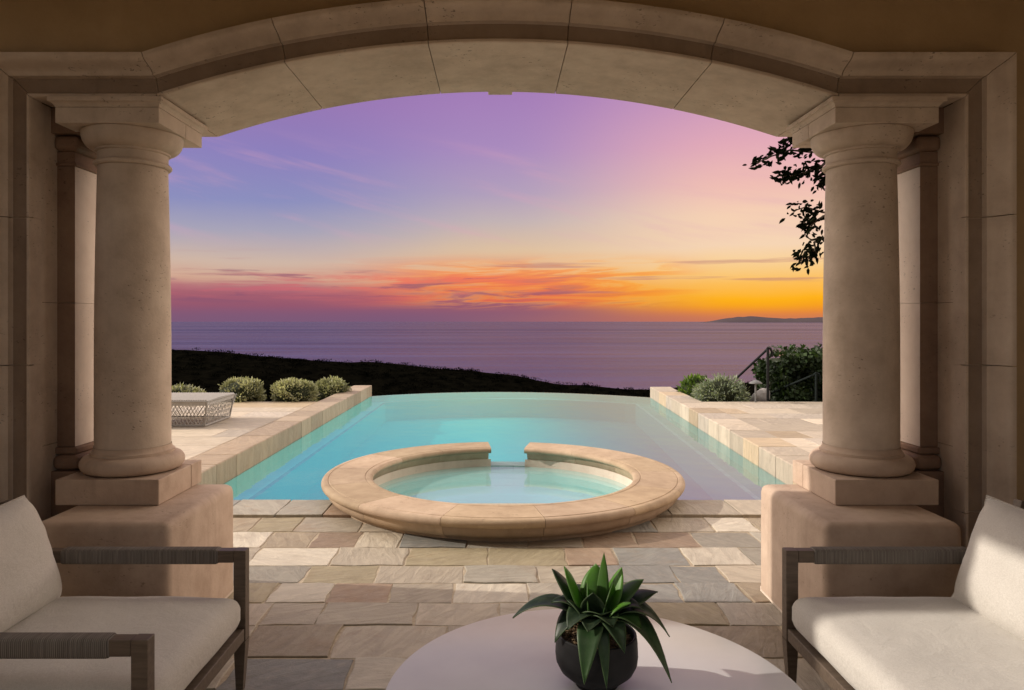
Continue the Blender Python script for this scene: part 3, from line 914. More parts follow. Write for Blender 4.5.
cyma = [(0.118 + 0.066 * t, 3.690 - 0.085 * (t - math.sin(2 * PI * t) / (2 * PI) * 0.9)) for t in [k / 8 for k in range(9)]]
mould = [(0.0, 3.716), (0.0, 3.704), (0.004, 3.698), (0.016, 3.698), (0.021, 3.706), (0.021, 3.722), (0.028, 3.728), (0.106, 3.728), (0.109, 3.722), (0.109, 3.694), (0.118, 3.690)] + cyma[1:] + [(0.197, 3.603), (0.200, 3.610), (0.200, 3.80), (0.0, 3.80)]
bm = bmesh.new()
sweep(bm, mould, segs)
bmesh.ops.recalc_face_normals(bm, faces=bm.faces)
for f in bm.faces:                                   # the sunk fascia is coloured darker, standing in for its shade
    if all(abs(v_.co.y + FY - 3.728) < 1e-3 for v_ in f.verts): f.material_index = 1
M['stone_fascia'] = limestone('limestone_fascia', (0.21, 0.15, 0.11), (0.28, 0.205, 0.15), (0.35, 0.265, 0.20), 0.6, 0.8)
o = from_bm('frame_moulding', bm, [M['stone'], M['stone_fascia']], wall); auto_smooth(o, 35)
bm = bmesh.new()
sweep(bm, [(0.002, 3.803), (0.002, BY), (0.027, BY), (0.027, 3.803)], [s for s in segs if s[1] != 'v'])
o = from_bm('arch_soffit', bm, M['stone'], wall); auto_smooth(o, 35)
# jambs
bm = bmesh.new()
for s in (-1, 1):
    for a, b in ((0.0, 0.93), (0.93, 1.70), (1.70, SPZ - .002)):
        add_box(bm, min(s * 2.433, s * 2.60), max(s * 2.433, s * 2.60), 3.735 - FY, BY - FY, a + .0015, b - .0015)
from_bm('jamb', bm, M['stone'], wall)
# hairline-joint backing
bm = bmesh.new()
sweep(bm, [(0.012, 3.765), (0.012, 4.50), (0.19, 4.50), (0.19, 3.765)], [(path, 'all')], gap=0)
from_bm('joint_backing', bm, M['joint'], wall)
# stucco field around
bm = bmesh.new()
W = 0.196
outer = [(p_.x + OUTN[i].x * W, p_.y + OUTN[i].y * W) for i, p_ in enumerate(path)]
top = [q for q in outer if q[1] > SPZ]
for y_ in (3.745 - FY, 4.50 - FY):
    for (xa, za), (xb, zb) in zip(top, top[1:]):
        if abs(xb - xa) < 1e-6: continue
        bm.faces.new([bm.verts.new(q) for q in ((xa, y_, za), (xb, y_, zb), (xb, y_, 4.2), (xa, y_, 4.2))])
    for s in (-1, 1):
        xa = s * (OPX + W)
        bm.faces.new([bm.verts.new(q) for q in ((xa, y_, -.01), (s * 7.5, y_, -.01), (s * 7.5, y_, 4.2), (xa, y_, 4.2))])
bm.faces.new([bm.verts.new(q) for q in ((-7.5, 3.745 - FY, 4.2), (7.5, 3.745 - FY, 4.2), (7.5, 4.5 - FY, 4.2), (-7.5, 4.5 - FY, 4.2))])
for s in (-1, 1):
    bm.faces.new([bm.verts.new(q) for q in ((s * 7.5, 3.745 - FY, 0), (s * 7.5, 4.5 - FY, 0), (s * 7.5, 4.5 - FY, 4.2), (s * 7.5, 3.745 - FY, 4.2))])
from_bm('stucco_field', bm, M['plaster'], wall)
# pilasters behind the columns
tor = [(0.0, 0.0)]
for s in (-1, 1):
    pil = empty('pilaster', (0, 0, 0)); pil.parent = wall
    bm = bmesh.new()
    px0, px1 = 2.335, 2.44
    def pbox(bm, proud, z0, z1, bev=0.0):
        x0_, x1_ = (px0 - proud, px1)
        xs_ = sorted((s * x0_, s * x1_))
        add_box(bm, xs_[0], xs_[1], 3.935 - proud - FY, 4.42 - FY + proud, z0, z1, bev, 3)
    for a, b in ((0.905, 1.70), (1.70, 2.455)): pbox(bm, 0, a + .001, b - .001)
    bmesh.ops.recalc_face_normals(bm, faces=bm.faces)
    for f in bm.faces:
        if f.normal.y < -0.5: f.material_index = 1  # front faces painted darker as shade, the other sides stay pale
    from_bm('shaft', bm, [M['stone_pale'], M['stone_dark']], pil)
    bm = bmesh.new()
    pbox(bm, 0.055, 0.0, 0.779); pbox(bm, 0.05, 0.781, 0.865, 0.035); pbox(bm, 0.02, 0.866, 0.904, 0.01)
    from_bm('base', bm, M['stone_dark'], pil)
    bm = bmesh.new()
    pbox(bm, 0.012, 2.456, 2.474, 0.006); pbox(bm, 0.0, 2.475, 2.534); pbox(bm, 0.035, 2.536, 2.622, 0.03); pbox(bm, 0.055, 2.624, 2.762)
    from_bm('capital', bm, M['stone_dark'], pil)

# keystone drop at the arch crown's outer edge
bm = bmesh.new()
add_box(bm, -0.06, 0.095, 4.515 - FY, 4.60 - FY, CRZ + 0.010, CRZ + 0.12, 0.004)
from_bm('keystone', bm, M['stone'], wall)

# ------------------------------------------------------------------ columns
def rounded_block(x0, x1, y0, y1, z0, z1, rtop):
    bm = bmesh.new()
    vs = add_box(bm, x0, x1, y0, y1, z0, z1)
    es = [e for e in bm.edges if all(abs(v.co.z - z1) < 1e-5 for v in e.verts) or abs(e.verts[0].co.z - e.verts[1].co.z) > 0.1]
    bmesh.ops.bevel(bm, geom=es, offset=rtop, segments=5, profile=0.5, affect='EDGES')
    return bm

def make_column():
    """Column whose axis is the origin; its arch side is +x."""
    t = empty('stone_column')
    bm = rounded_block(-0.19, 0.475, -0.60, 0.255, 0.022, 0.64, 0.045)
    o = from_bm('pedestal', bm, M['stone_warm'], t); auto_smooth(o, 50)
    bm = bmesh.new(); add_box(bm, -0.19, 0.468, -0.592, 0.248, 0.0, 0.03)
    from_bm('pedestal_footing', bm, M['stone_pale'], t)
    bm = bmesh.new()
    add_box(bm, -0.27, 0.27, -0.27, 0.125, 0.641, 0.775, 0.006)
    add_box(bm, -0.27, 0.27, 0.1265, 0.268, 0.641, 0.775, 0.006)
    from_bm('plinth', bm, M['stone_warm'], t)
    pr = [(0.0, 0.776), (0.235, 0.776)]
    pr += [(0.218 + 0.047 * math.sin(q), 0.822 - 0.046 * math.cos(q)) for q in [PI * k / 10 for k in range(11)]]
    pr += [(0.212, 0.869), (0.212, 0.884)] + [(0.196 + 0.016 * (1 - math.sin(q)), 0.884 + 0.03 * (1 - math.cos(q))) for q in [PI / 2 * k / 5 for k in range(6)]]
    bm = bmesh.new(); add_lathe(bm, pr, n=72)
    o = from_bm('base', bm, M['stone_warm'], t); auto_smooth(o, 45)
    sh = []
    for k in range(25):
        q = k / 24
        rr = 0.193 - 0.016 * max(0, (q - 0.3) / 0.7) ** 1.7
        sh.append((rr, 0.914 + (2.445 - 0.914) * q))
    bm = bmesh.new(); add_lathe(bm, sh, n=72)
    o = from_bm('shaft', bm, M['stone'], t); auto_smooth(o, 45)
    cp = [(0.177, 2.446), (0.190, 2.447), (0.198, 2.456), (0.198, 2.464), (0.190, 2.473), (0.179, 2.475), (0.179, 2.522), (0.190, 2.526), (0.190, 2.536)]
    cp += [(0.196 + 0.062 * math.sin(q), 2.628 - 0.09 * math.cos(q)) for q in [PI / 2 * k / 8 for k in range(9)]] + [(0.0, 2.629)]
    bm = bmesh.new(); add_lathe(bm, cp, n=72)
    o = from_bm('capital', bm, M['stone'], t); auto_smooth(o, 45)
    bm = bmesh.new()
    add_box(bm, -0.27, 0.27, -0.27, 0.05, 2.63, 2.712, 0.004); add_box(bm, -0.27, 0.27, 0.0515, 0.272, 2.63, 2.712, 0.004)
    # crown moulding of the abacus
    lv = [(0.270, 2.713), (0.274, 2.722), (0.284, 2.733), (0.296, 2.738), (0.296, 2.760)]
    rg_ = []
    for e, z in lv:
        rg_.append([bm.verts.new((a, b, z)) for a, b in ((-e, -e), (e, -e), (e, e), (-e, e))])
    for A, B in zip(rg_, rg_[1:]):
        for k in range(4): bm.faces.new((A[k], A[(k + 1) % 4], B[(k + 1) % 4], B[k]))
    bm.faces.new(rg_[0][::-1]); bm.faces.new(rg_[-1])
    from_bm('abacus', bm, M['stone'], t)
    return t
colL = make_column()
colL.location = (-2.03, 3.97, 0)
tag(colL, 'left of the two stone columns on block pedestals carrying the arch, beside the woven ottoman', 'column', 'columns carrying the arch')
colR = copy_tree(colL)
colR.location = (2.025, 3.97, 0)
colR.rotation_euler = (0, 0, 0)
colR.scale = (-1, 1, 1)
tag(colR, 'right of the two stone columns on block pedestals carrying the arch, beside the leafy branch', 'column', 'columns carrying the arch')

# unseen loggia roof and side walls, added and cut to shape the light
bm = bmesh.new()
add_box(bm, -3.5, 3.5, 1.2, 3.74, 3.40, 3.6)
tag(from_bm('shade_ceiling', bm, M['plaster']), kind='structure')
bm = bmesh.new()
for (y0, y1, z0, z1) in ((-1.2, 3.744, 0.0, 2.2), (-1.2, 0.2, 2.2, 3.399), (3.62, 3.744, 2.2, 3.399)):
    add_box(bm, -3.5, -3.25, y0, y1, z0, z1)
tag(from_bm('shade_wall', bm, M['plaster']), 'unseen tan stucco wall added on the left, its high opening shaped to let sun in', 'wall')
bm = bmesh.new()
add_box(bm, 3.25, 3.5, 0.3, 3.744, 0.0, 3.399)  # unseen wall added to darken the outer side of the column
tag(from_bm('shade_wall', bm, M['plaster']), 'unseen plain tan stucco wall added behind the settee to cut light', 'wall')

# ------------------------------------------------------------------ lounge chairs
def puff_box(lx, ly, lz, bev, puff, nx=18, ny=18, seed=1):
    """Soft rectangular cushion centred on the origin."""
    bm = bmesh.new()
    add_box(bm, -lx / 2, lx / 2, -ly / 2, ly / 2, -lz / 2, lz / 2)
    bmesh.ops.bevel(bm, geom=list(bm.edges), offset=bev, segments=5, profile=0.55, affect='EDGES')
    bmesh.ops.subdivide_edges(bm, edges=[e for e in bm.edges if e.calc_length() > 0.25], cuts=14, use_grid_fill=True)
    for v_ in bm.verts:
        u, w = 2 * v_.co.x / lx, 2 * v_.co.y / ly
        k = max(0, 1 - u ** 4) * max(0, 1 - w ** 4)
        s = 1 if v_.co.z > 0 else -0.3
        nz = mnoise.noise((v_.co.x * 5 + seed, v_.co.y * 5, v_.co.z * 5))
        nz2 = mnoise.fractal((v_.co.x * 2.2 + seed, v_.co.y * 7, v_.co.z * 3), 1.0, 2.0, 4)
        v_.co.z += s * puff * k + 0.007 * nz + 0.007 * nz2 * k
        kk = max(0, 1 - (2 * v_.co.z / lz) ** 2) if abs(2 * v_.co.z / lz) < 1 else 0
        v_.co.x += math.copysign(0.012, u) * kk * (abs(u) > 0.9)
        v_.co.y += math.copysign(0.010, w) * kk * (abs(w) > 0.9)
    return bm

def pillow_bm(wd, ht, th, seed=2, n=22):
    """Knife-edge cushion with slightly pointed corners; x is the thickness, y the width, z the height (0 at the bottom)."""
    bm = bmesh.new()
    sides = []
    for s in (1, -1):
        g_ = []
        for j in range(n + 1):
            row = []
            for i in range(n + 1):
                u, w = -1 + 2 * i / n, -1 + 2 * j / n
                pin = 1 - 0.05 * (1 - w * w) * abs(u) ** 3
                pin2 = 1 - 0.045 * (1 - u * u) * abs(w) ** 3
                k = ((1 - abs(u) ** 3.2) * (1 - abs(w) ** 3.2))
                nz = mnoise.noise((u * 2.2 + seed, w * 2.2, s)) * 0.014 + mnoise.fractal((u * 3 + w * 2, w * 3 - u, s * 3), 1.0, 2.0, 4) * 0.010
                row.append(bm.verts.new((s * (0.006 + th / 2 * max(0, k) ** 0.5) + nz * max(0, k), u * wd / 2 * pin, ht / 2 + w * ht / 2 * pin2)))
            g_.append(row)
        sides.append(g_)
        for j in range(n):
            for i in range(n):
                bm.faces.new((g_[j][i], g_[j][i + 1], g_[j + 1][i + 1], g_[j + 1][i]))
    A, B = sides
    rim = [(0, i) for i in range(n)] + [(j, n) for j in range(n)] + [(n, n - i) for i in range(n)] + [(n - j, 0) for j in range(n)]
    for k in range(len(rim)):
        (a, b), (c, d_) = rim[k], rim[(k + 1) % len(rim)]
        bm.faces.new((A[a][b], A[c][d_], B[c][d_], B[a][b]))
    return bm

def make_chair(name='lounge_chair', HW=0.455, pil=-0.70):
    t = empty(name)
    for s in (1, -1):
        # front leg: square post above the rail, tapering below it
        bm = bmesh.new()
        y0, y1 = sorted((s * HW, s * (HW - 0.05)))
        add_box(bm, -0.052, 0.0, y0, y1, 0.22, 0.609, 0.003)
        lo = [bm.verts.new((a, b, 0.0)) for a, b in ((-0.045, s * (HW - .012)), (-0.015, s * (HW - .012)), (-0.015, s * (HW - .04)), (-0.045, s * (HW - .04)))]
        hi = [bm.verts.new((a, b, 0.2195)) for a, b in ((-0.052, s * HW), (0.0, s * HW), (0.0, s * (HW - .05)), (-0.052, s * (HW - .05)))]
        for k in range(4): bm.faces.new((lo[k], lo[(k + 1) % 4], hi[(k + 1) % 4], hi[k]))
        bm.faces.new(lo)
        from_bm('front_leg', bm, M['frame'], t)
        bm = bmesh.new()
        rot = Matrix.Rotation(R(-10), 4, 'Y')
        add_box(bm, -0.96, -0.91, y0, y1, 0.23, 0.83, 0.003, 2, rot, (-0.93, 0, 0.23))
        add_box(bm, -0.955, -0.915, y0 + .006, y1 - .006, 0.0, 0.25, 0.003)
        from_bm('rear_leg', bm, M['frame'], t)
        bm = bmesh.new()
        add_box(bm, -0.975, -0.0525, y0 + .001, y1 - .001, 0.556, 0.608, 0.003)
        arm = from_bm('armrest', bm, M['frame'], t)
        bm = bmesh.new()
        add_box(bm, -0.80, -0.118, y0 - .005, y1 + .005, 0.549, 0.614, 0.012, 3)
        w_ = from_bm('cord_wrap', bm, M['cord'], arm); auto_smooth(w_, 40)
        bm = bmesh.new()
        add_box(bm, -0.91, -0.0525, y0 + .004, y1 - .004, 0.222, 0.272, 0.003)
        from_bm('side_rail', bm, M['frame'], t)
    bm = bmesh.new()
    add_box(bm, -0.046, -0.004, -HW + .0505, HW - .0505, 0.222, 0.274, 0.003)
    from_bm('front_rail', bm, M['frame'], t)
    bm = bmesh.new()
    rot = Matrix.Rotation(R(-10), 4, 'Y')
    for z0 in (0.36, 0.48, 0.60, 0.72):
        add_box(bm, -0.95, -0.925, -HW + .0505, HW - .0505, z0, z0 + .05, 0.003, 2, rot, (-0.93, 0, 0.23))
    add_box(bm, -0.955, -0.915, -HW + .0505, HW - .0505, 0.222, 0.272, 0.003)
    from_bm('back_slats', bm, M['frame'], t)
    bm = puff_box(0.90, 2 * HW - 0.12, 0.148, 0.05, 0.022)
    bmesh.ops.translate(bm, verts=bm.verts, vec=(-0.468, 0, 0.350))
    st = from_bm('seat_cushion', bm, M['fabric'], t, smooth=True)
    bm = bmesh.new()
    e = HW - 0.077
    pts = [(-0.90, e, 0.404), (-0.5, e + .008, 0.408), (-0.075, e, 0.404), (-0.042, e - .033, 0.403), (-0.034, 0.0, 0.409), (-0.042, -e + .033, 0.403), (-0.075, -e, 0.404), (-0.5, -e - .008, 0.408), (-0.90, -e, 0.404)]
    add_tube(bm, pts, 0.0045, 6)
    from_bm('piping', bm, M['fabric_seam'], st, smooth=True)
    bm = pillow_bm(2 * HW - 0.11, 0.47, 0.27)
    bmesh.ops.transform(bm, matrix=Matrix.Translation((pil, 0.0, 0.40)) @ Matrix.Rotation(R(-19), 4, 'Y'), verts=bm.verts)
    bc = from_bm('back_cushion', bm, M['fabric'], t, smooth=True)
    wd_, ht_ = 2 * HW - 0.11, 0.47
    pp_ = []
    for k in range(80):
        q = k / 20; e_ = int(q); f_ = -1 + 2 * (q - e_)
        u, w = [(f_, -1), (1, f_), (-f_, 1), (-1, -f_)][e_]
        pp_.append((0, u * wd_ / 2 * (1 - 0.05 * (1 - w * w) * abs(u) ** 3), ht_ / 2 + w * ht_ / 2 * (1 - 0.045 * (1 - u * u) * abs(w) ** 3)))
    bm = bmesh.new()
    add_tube(bm, pp_ + [pp_[0]], 0.0075, 6)
    bmesh.ops.transform(bm, matrix=Matrix.Translation((pil, 0.0, 0.40)) @ Matrix.Rotation(R(-19), 4, 'Y'), verts=bm.verts)
    from_bm('piping', bm, M['fabric_seam'], bc, smooth=True)
    return t
chL = make_chair('lounge_chair', 0.455, -0.80)
chL.location = (-1.087, 2.665, 0)
tag(chL, 'armchair on the left, one seat wide, its greyer cushions in shade', 'armchair')
chR = make_chair('lounge_settee', 0.76, -0.71)
chR.location = (1.246, 2.36, 0)
chR.rotation_euler = (0, 0, PI)
tag(chR, 'wide settee on the right, its pale cushions caught by the light', 'settee')

# ------------------------------------------------------------------ table and plant
TX, TY, TR, TZ = 0.315, 2.30, 0.685, 0.40
tb = empty('coffee_table', (TX, TY, 0))
tag(tb, 'round white coffee table with a thin glossy top between the armchairs', 'coffee table')
bm = bmesh.new()
add_lathe(bm, [(0.0001, TZ - 0.035), (TR - 0.02, TZ - 0.035), (TR - 0.006, TZ - 0.028), (TR, TZ - 0.017), (TR - 0.004, TZ - 0.005), (TR - 0.014, TZ), (0.0001, TZ)], n=128)
o = from_bm('tabletop', bm, M['table'], tb); auto_smooth(o, 30)
bm = bmesh.new()
add_lathe(bm, [(0.0001, 0.0), (0.36, 0.0), (0.36, 0.012), (0.10, 0.03), (0.075, 0.06), (0.07, 0.30), (0.12, 0.364), (0.0001, 0.364)], n=64)
o = from_bm('pedestal_leg', bm, M['table'], tb); auto_smooth(o, 30)

PX, PY = 0.328, 2.36
pot = empty('potted_succulent', (PX, PY, TZ))
tag(pot, 'green broad leaved succulent in a charcoal bowl pot on the white table', 'potted plant')
bm = bmesh.new()
pp = [(0.0001, 0.0), (0.07, 0.0), (0.072, 0.004), (0.074, 0.012), (0.095, 0.028), (0.120, 0.050), (0.133, 0.076), (0.136, 0.10), (0.134, 0.145), (0.131, 0.168), (0.127, 0.171), (0.123, 0.168), (0.125, 0.14), (0.0001, 0.14)]
add_lathe(bm, pp, n=72)
o = from_bm('pot', bm, M['pot'], pot); auto_smooth(o, 35)
bm = bmesh.new()
rnd = random.Random(2)
add_lathe(bm, [(0.0001, 0.150), (0.06, 0.152), (0.112, 0.147), (0.119, 0.142)], n=32)
for _ in range(260):
    a, r = rnd.uniform(0, 2 * PI), 0.112 * math.sqrt(rnd.random())
    c = Vector((r * math.cos(a), r * math.sin(a), 0.153 + rnd.uniform(-.002, .008)))
    s = rnd.uniform(0.004, 0.009)
    q = bmesh.ops.create_icosphere(bm, subdivisions=1, radius=s)
    bmesh.ops.transform(bm, matrix=Matrix.Translation(c) @ Matrix.Rotation(rnd.uniform(0, 3), 4, 'X') @ Matrix.Diagonal((1, 0.7, 0.5, 1)), verts=q['verts'])
from_bm('soil', bm, M['soil'], pot)
# leaves: (tip x, tip y, tip z relative to the crown), width, arch, tint
leaves = [(-0.277, 0.02, 0.035, .060, .085, .12), (-0.143, 0.06, 0.185, .052, .03, .10), (-0.105, 0.03, 0.205, .055, .03, .85), (0.03, 0.03, 0.25, .028, .0, .6),
          (0.09, 0.03, 0.20, .055, .03, .95), (0.165, 0.04, 0.155, .055, .05, .5), (0.215, 0.05, 0.110, .064, .055, .18), (0.235, -0.03, -0.005, .066, .10, .35),
          (0.225, -0.10, -0.120, .070, .13, .38), (-0.065, -0.20, -0.075, .046, .10, .40), (0.005, -0.19, -0.095, .026, .10, .36), (-0.105, -0.10, 0.045, .050, .07, .08), (0.065, -0.16, 0.0, .046, .08, .30), (-0.15, 0.0, 0.095, .046, .05, .10), (0.15, -0.04, 0.085, .05, .06, .22), (-0.045, -0.13, 0.055, .05, .05, .05), (0.035, -0.13, 0.07, .05, .05, .10), (-0.02, -0.06, 0.15, .05, .02, .12), (0.05, -0.03, 0.17, .05, .02, .65), (-0.143, -0.06, -0.01, .058, .08, .06),
          (0.0, -0.10, 0.095, .066, .03, .15), (0.10, -0.07, 0.12, .062, .04, 1.0), (-0.03, 0.0, 0.17, .06, .01, .8), (0.10, 0.14, 0.10, .06, .05, .3),
          (-0.09, 0.16, 0.09, .06, .05, .2), (-0.10, -0.02, 0.11, .064, .03, .08), (0.01, 0.1, 0.19, .06, .02, .8), (-0.12, 0.1, 0.07, .055, .05, .15), (0.13, -0.10, 0.05, .06, .06, .45)]
verts, faces, cols = [], [], []
NS, NW = 14, 6
for li, (tx, ty, tz, wd, arch, tint) in enumerate(leaves):
    h = math.hypot(tx, ty)
    dirh = Vector((tx, ty, 0)).normalized() if h > 1e-4 else Vector((1, 0, 0))
    base = Vector((dirh.x * 0.018, dirh.y * 0.018, 0.165 + 0.012 * (tz > 0.1)))
    tip = Vector((tx, ty, 0.172 + tz))
    side = Vector((-dirh.y, dirh.x, 0))
    wd *= 1.8
    b0 = len(verts)
    for i in range(NS + 1):
        q = i / NS
        c = base.lerp(tip, q) + Vector((0, 0, arch * 4 * q * (1 - q) * (1 - 0.25 * q)))
        q2 = min(1, q + 0.02)
        c2 = base.lerp(tip, q2) + Vector((0, 0, arch * 4 * q2 * (1 - q2) * (1 - 0.25 * q2)))
        tg = (c2 - c).normalized() if q < 1 else tg
        nrm = side.cross(tg).normalized()
        if nrm.z < 0 and tz < 0.1: nrm = -nrm
        prof_w = (0.42 + 0.58 * math.sin(min(1, q / 0.5) * PI / 2)) * (1 - max(0, (q - 0.42) / 0.58) ** 1.9)
        for j in range(NW + 1):
            s = -1 + 2 * j / NW
            fold = 0.22 * (abs(s) ** 1.4) * wd * prof_w * 0.5
            verts.append(c + side * (s * wd * 0.5 * prof_w) + nrm * fold + Vector((0, 0, 0.0015 * math.sin(q * 9 + li + s))))
    for i in range(NS):
        for j in range(NW):
            a = b0 + i * (NW + 1) + j
            faces.append((a, a + 1, a + NW + 2, a + NW + 1))
            for jj in (j, j + 1, j + 1, j):
                cols.append((min(1, tint * 1.05 + 0.10) * (0.75 + 0.25 * (i / NS)), abs(-1 + 2 * jj / NW), i / NS, 1))
me = bpy.data.meshes.new('foliage')
me.from_pydata([tuple(v_) for v_ in verts], [], faces)
at = me.color_attributes.new('leaf', 'FLOAT_COLOR', 'CORNER')
for i, c in enumerate(cols): at.data[i].color = c
o = link('foliage', me, M['succulent'], pot, smooth=True)
md = o.modifiers.new('thickness', 'SOLIDIFY'); md.thickness = 0.003; md.offset = 0

# ------------------------------------------------------------------ woven ottoman on the left deck
ot = empty('woven_ottoman', (-4.62, 10.1, DZ))
tag(ot, 'low grey woven rope ottoman with an open netted base on the left deck', 'ottoman')
def otp(u, w, q):                      # q 0 bottom..1 top, box flaring a little towards the top
    L, D_ = 0.70 - 0.05 * (1 - q), 0.50 - 0.05 * (1 - q)
    return Vector((u * L, w * D_, 0.012 + 0.33 * q))
bm = bmesh.new()
for (u0, w0, u1, w1) in ((-1, -1, 1, -1), (1, -1, 1, 1), (1, 1, -1, 1), (-1, 1, -1, -1)):
    for q in (0.0, 1.0):
        add_tube(bm, [otp(u0, w0, q), otp(u1, w1, q)], 0.013, 6)
    add_tube(bm, [otp(u0, w0, 0), otp(u0, w0, 1)], 0.013, 6)
from_bm('frame', bm, M['rope_dark'], ot)
bm = bmesh.new()
for k in range(44):
    u = -1 + 2 * (k + .5) / 44
    pts = [otp(u, -1, 1) + Vector((0, 0, .01)), otp(u, 0, 1) + Vector((0, 0, .018)), otp(u, 1, 1) + Vector((0, 0, .01))]
    add_tube(bm, pts, 0.0165, 5)
from_bm('woven_top', bm, M['rope'], ot)
bm = bmesh.new()
def net(u0, w0, u1, w1, n):
    for k in range(n):
        a, b = (k + .3) / n, (k + .3) / n + 0.09
        for (p_, q_) in ((a, b + .05), (b + .05, a)):
            if q_ > 1: continue
            A_ = otp(u0 + (u1 - u0) * p_, w0 + (w1 - w0) * p_, 1); B_ = otp(u0 + (u1 - u0) * q_, w0 + (w1 - w0) * q_, 0)
            add_tube(bm, [A_, B_], 0.0042, 4, False)
net(-1, -1, 1, -1, 26); net(1, -1, 1, 1, 18); net(1, 1, -1, 1, 26); net(-1, 1, -1, -1, 18)
# a woven band under the top edge
for q in (0.965, 0.925, 0.885, 0.845):
    for (u0, w0, u1, w1) in ((-1, -1, 1, -1), (1, -1, 1, 1), (1, 1, -1, 1), (-1, 1, -1, -1)):
        add_tube(bm, [otp(u0, w0, q) * 1.0, otp(u1, w1, q)], 0.0062, 4, False)
from_bm('rope_net', bm, M['rope'], ot)

# ------------------------------------------------------------------ planting
def bush(name, label, cat, loc, rad, hgt, mat, seed, n=2600, leaf=0.07, group=None, aspect=0.4):
    t = empty(name, loc)
    tag(t, label, cat, group)
    rnd = random.Random(seed)
    bm = bmesh.new()
    bmesh.ops.create_icosphere(bm, subdivisions=3, radius=1)
    for v_ in bm.verts:
        k = 1 + 0.2 * mnoise.noise(v_.co * 2.3 + Vector((seed, 0, 0)))
        v_.co = Vector((v_.co.x * rad * 0.80 * k, v_.co.y * rad * 0.80 * k, hgt * 0.47 + v_.co.z * hgt * 0.44 * k))
    from_bm('shade_core', bm, M['hollow'], t, smooth=True)  # solid dark core painted as the shade between the leaves
    verts, faces, cols = [], [], []
    clumps = []
    for _ in range(46):
        d_ = Vector((rnd.gauss(0, 1), rnd.gauss(0, 1), rnd.gauss(0.25, 1))).normalized()
        clumps.append((d_, rnd.uniform(0.80, 1.12), rnd.uniform(-.25, .25)))
    for _ in range(n):
        d_, rr, tint = rnd.choice(clumps)
        d_ = (d_ + Vector((rnd.gauss(0, .2), rnd.gauss(0, .2), rnd.gauss(0, .2)))).normalized()
        k = rr * rnd.uniform(0.74, 1.03)
        p_ = Vector((d_.x * rad * k, d_.y * rad * k, max(0.02, hgt * 0.48 + d_.z * hgt * 0.5 * k)))
        dr = (d_ * 0.8 + Vector((rnd.uniform(-.7, .7), rnd.uniform(-.7, .7), rnd.uniform(-.2, .9)))).normalized()
        sd_ = dr.cross(Vector((rnd.uniform(-1, 1), rnd.uniform(-1, 1), rnd.uniform(-1, 1)))).normalized()
        L = leaf * rnd.uniform(0.6, 1.35)
        b = len(verts)
        verts += [p_, p_ + dr * L * .5 + sd_ * L * aspect * .5, p_ + dr * L, p_ + dr * L * .5 - sd_ * L * aspect * .5]
        faces += [(b, b + 1, b + 2), (b, b + 2, b + 3)]
        c = min(1, max(0, 0.5 + tint + (k - .95) * 1.6 + rnd.uniform(-.22, .22)))
        cols += [c] * 6
    leaf_obj('leaves', (verts, faces, cols), mat, t)
    return t
bush('round_shrub', 'clipped round sage shrub directly behind the ottoman, leftmost of three', 'shrub', (-4.66, 12.95, 0.06), 0.43, 0.48, M['leaf_sage'], 11, 5200, 0.05, group='clipped shrubs at the left deck edge')
bush('round_shrub', 'clipped round sage shrub in the middle of three at the left deck edge', 'shrub', (-3.69, 12.95, 0.06), 0.40, 0.48, M['leaf_sage'], 12, 5000, 0.05, group='clipped shrubs at the left deck edge')
bush('round_shrub', 'smaller greyer round shrub nearest the pool, against the left coping', 'shrub', (-3.36, 14.4, -0.12), 0.37, 0.58, M['leaf_sage'], 13, 4600, 0.05, group='clipped shrubs at the left deck edge')
bush('round_shrub', 'low loose green shrub beyond the far side of the ottoman, partly hidden by the column', 'shrub', (-5.85, 13.0, 0.05), 0.40, 0.36, M['leaf_sage'], 14, 700, 0.08)
bush('lavender_bush', 'silvery green lavender bush beside the coping and path light', 'bush', (4.12, 13.2, -0.08), 0.47, 0.66, M['leaf_lavender'], 15, 3000, 0.07, aspect=0.25)
bush('leafy_bush', 'bright green leafy bush behind the lavender at the right coping', 'bush', (4.02, 14.4, -0.2), 0.36, 0.66, M['leaf_bright'], 16, 1400, 0.085)
bush('leafy_bush', 'dark loose bush at the foot of the handrail post', 'bush', (5.30, 13.6, -0.2), 0.15, 1.0, M['leaf_ivy'], 17, 420, 0.08)

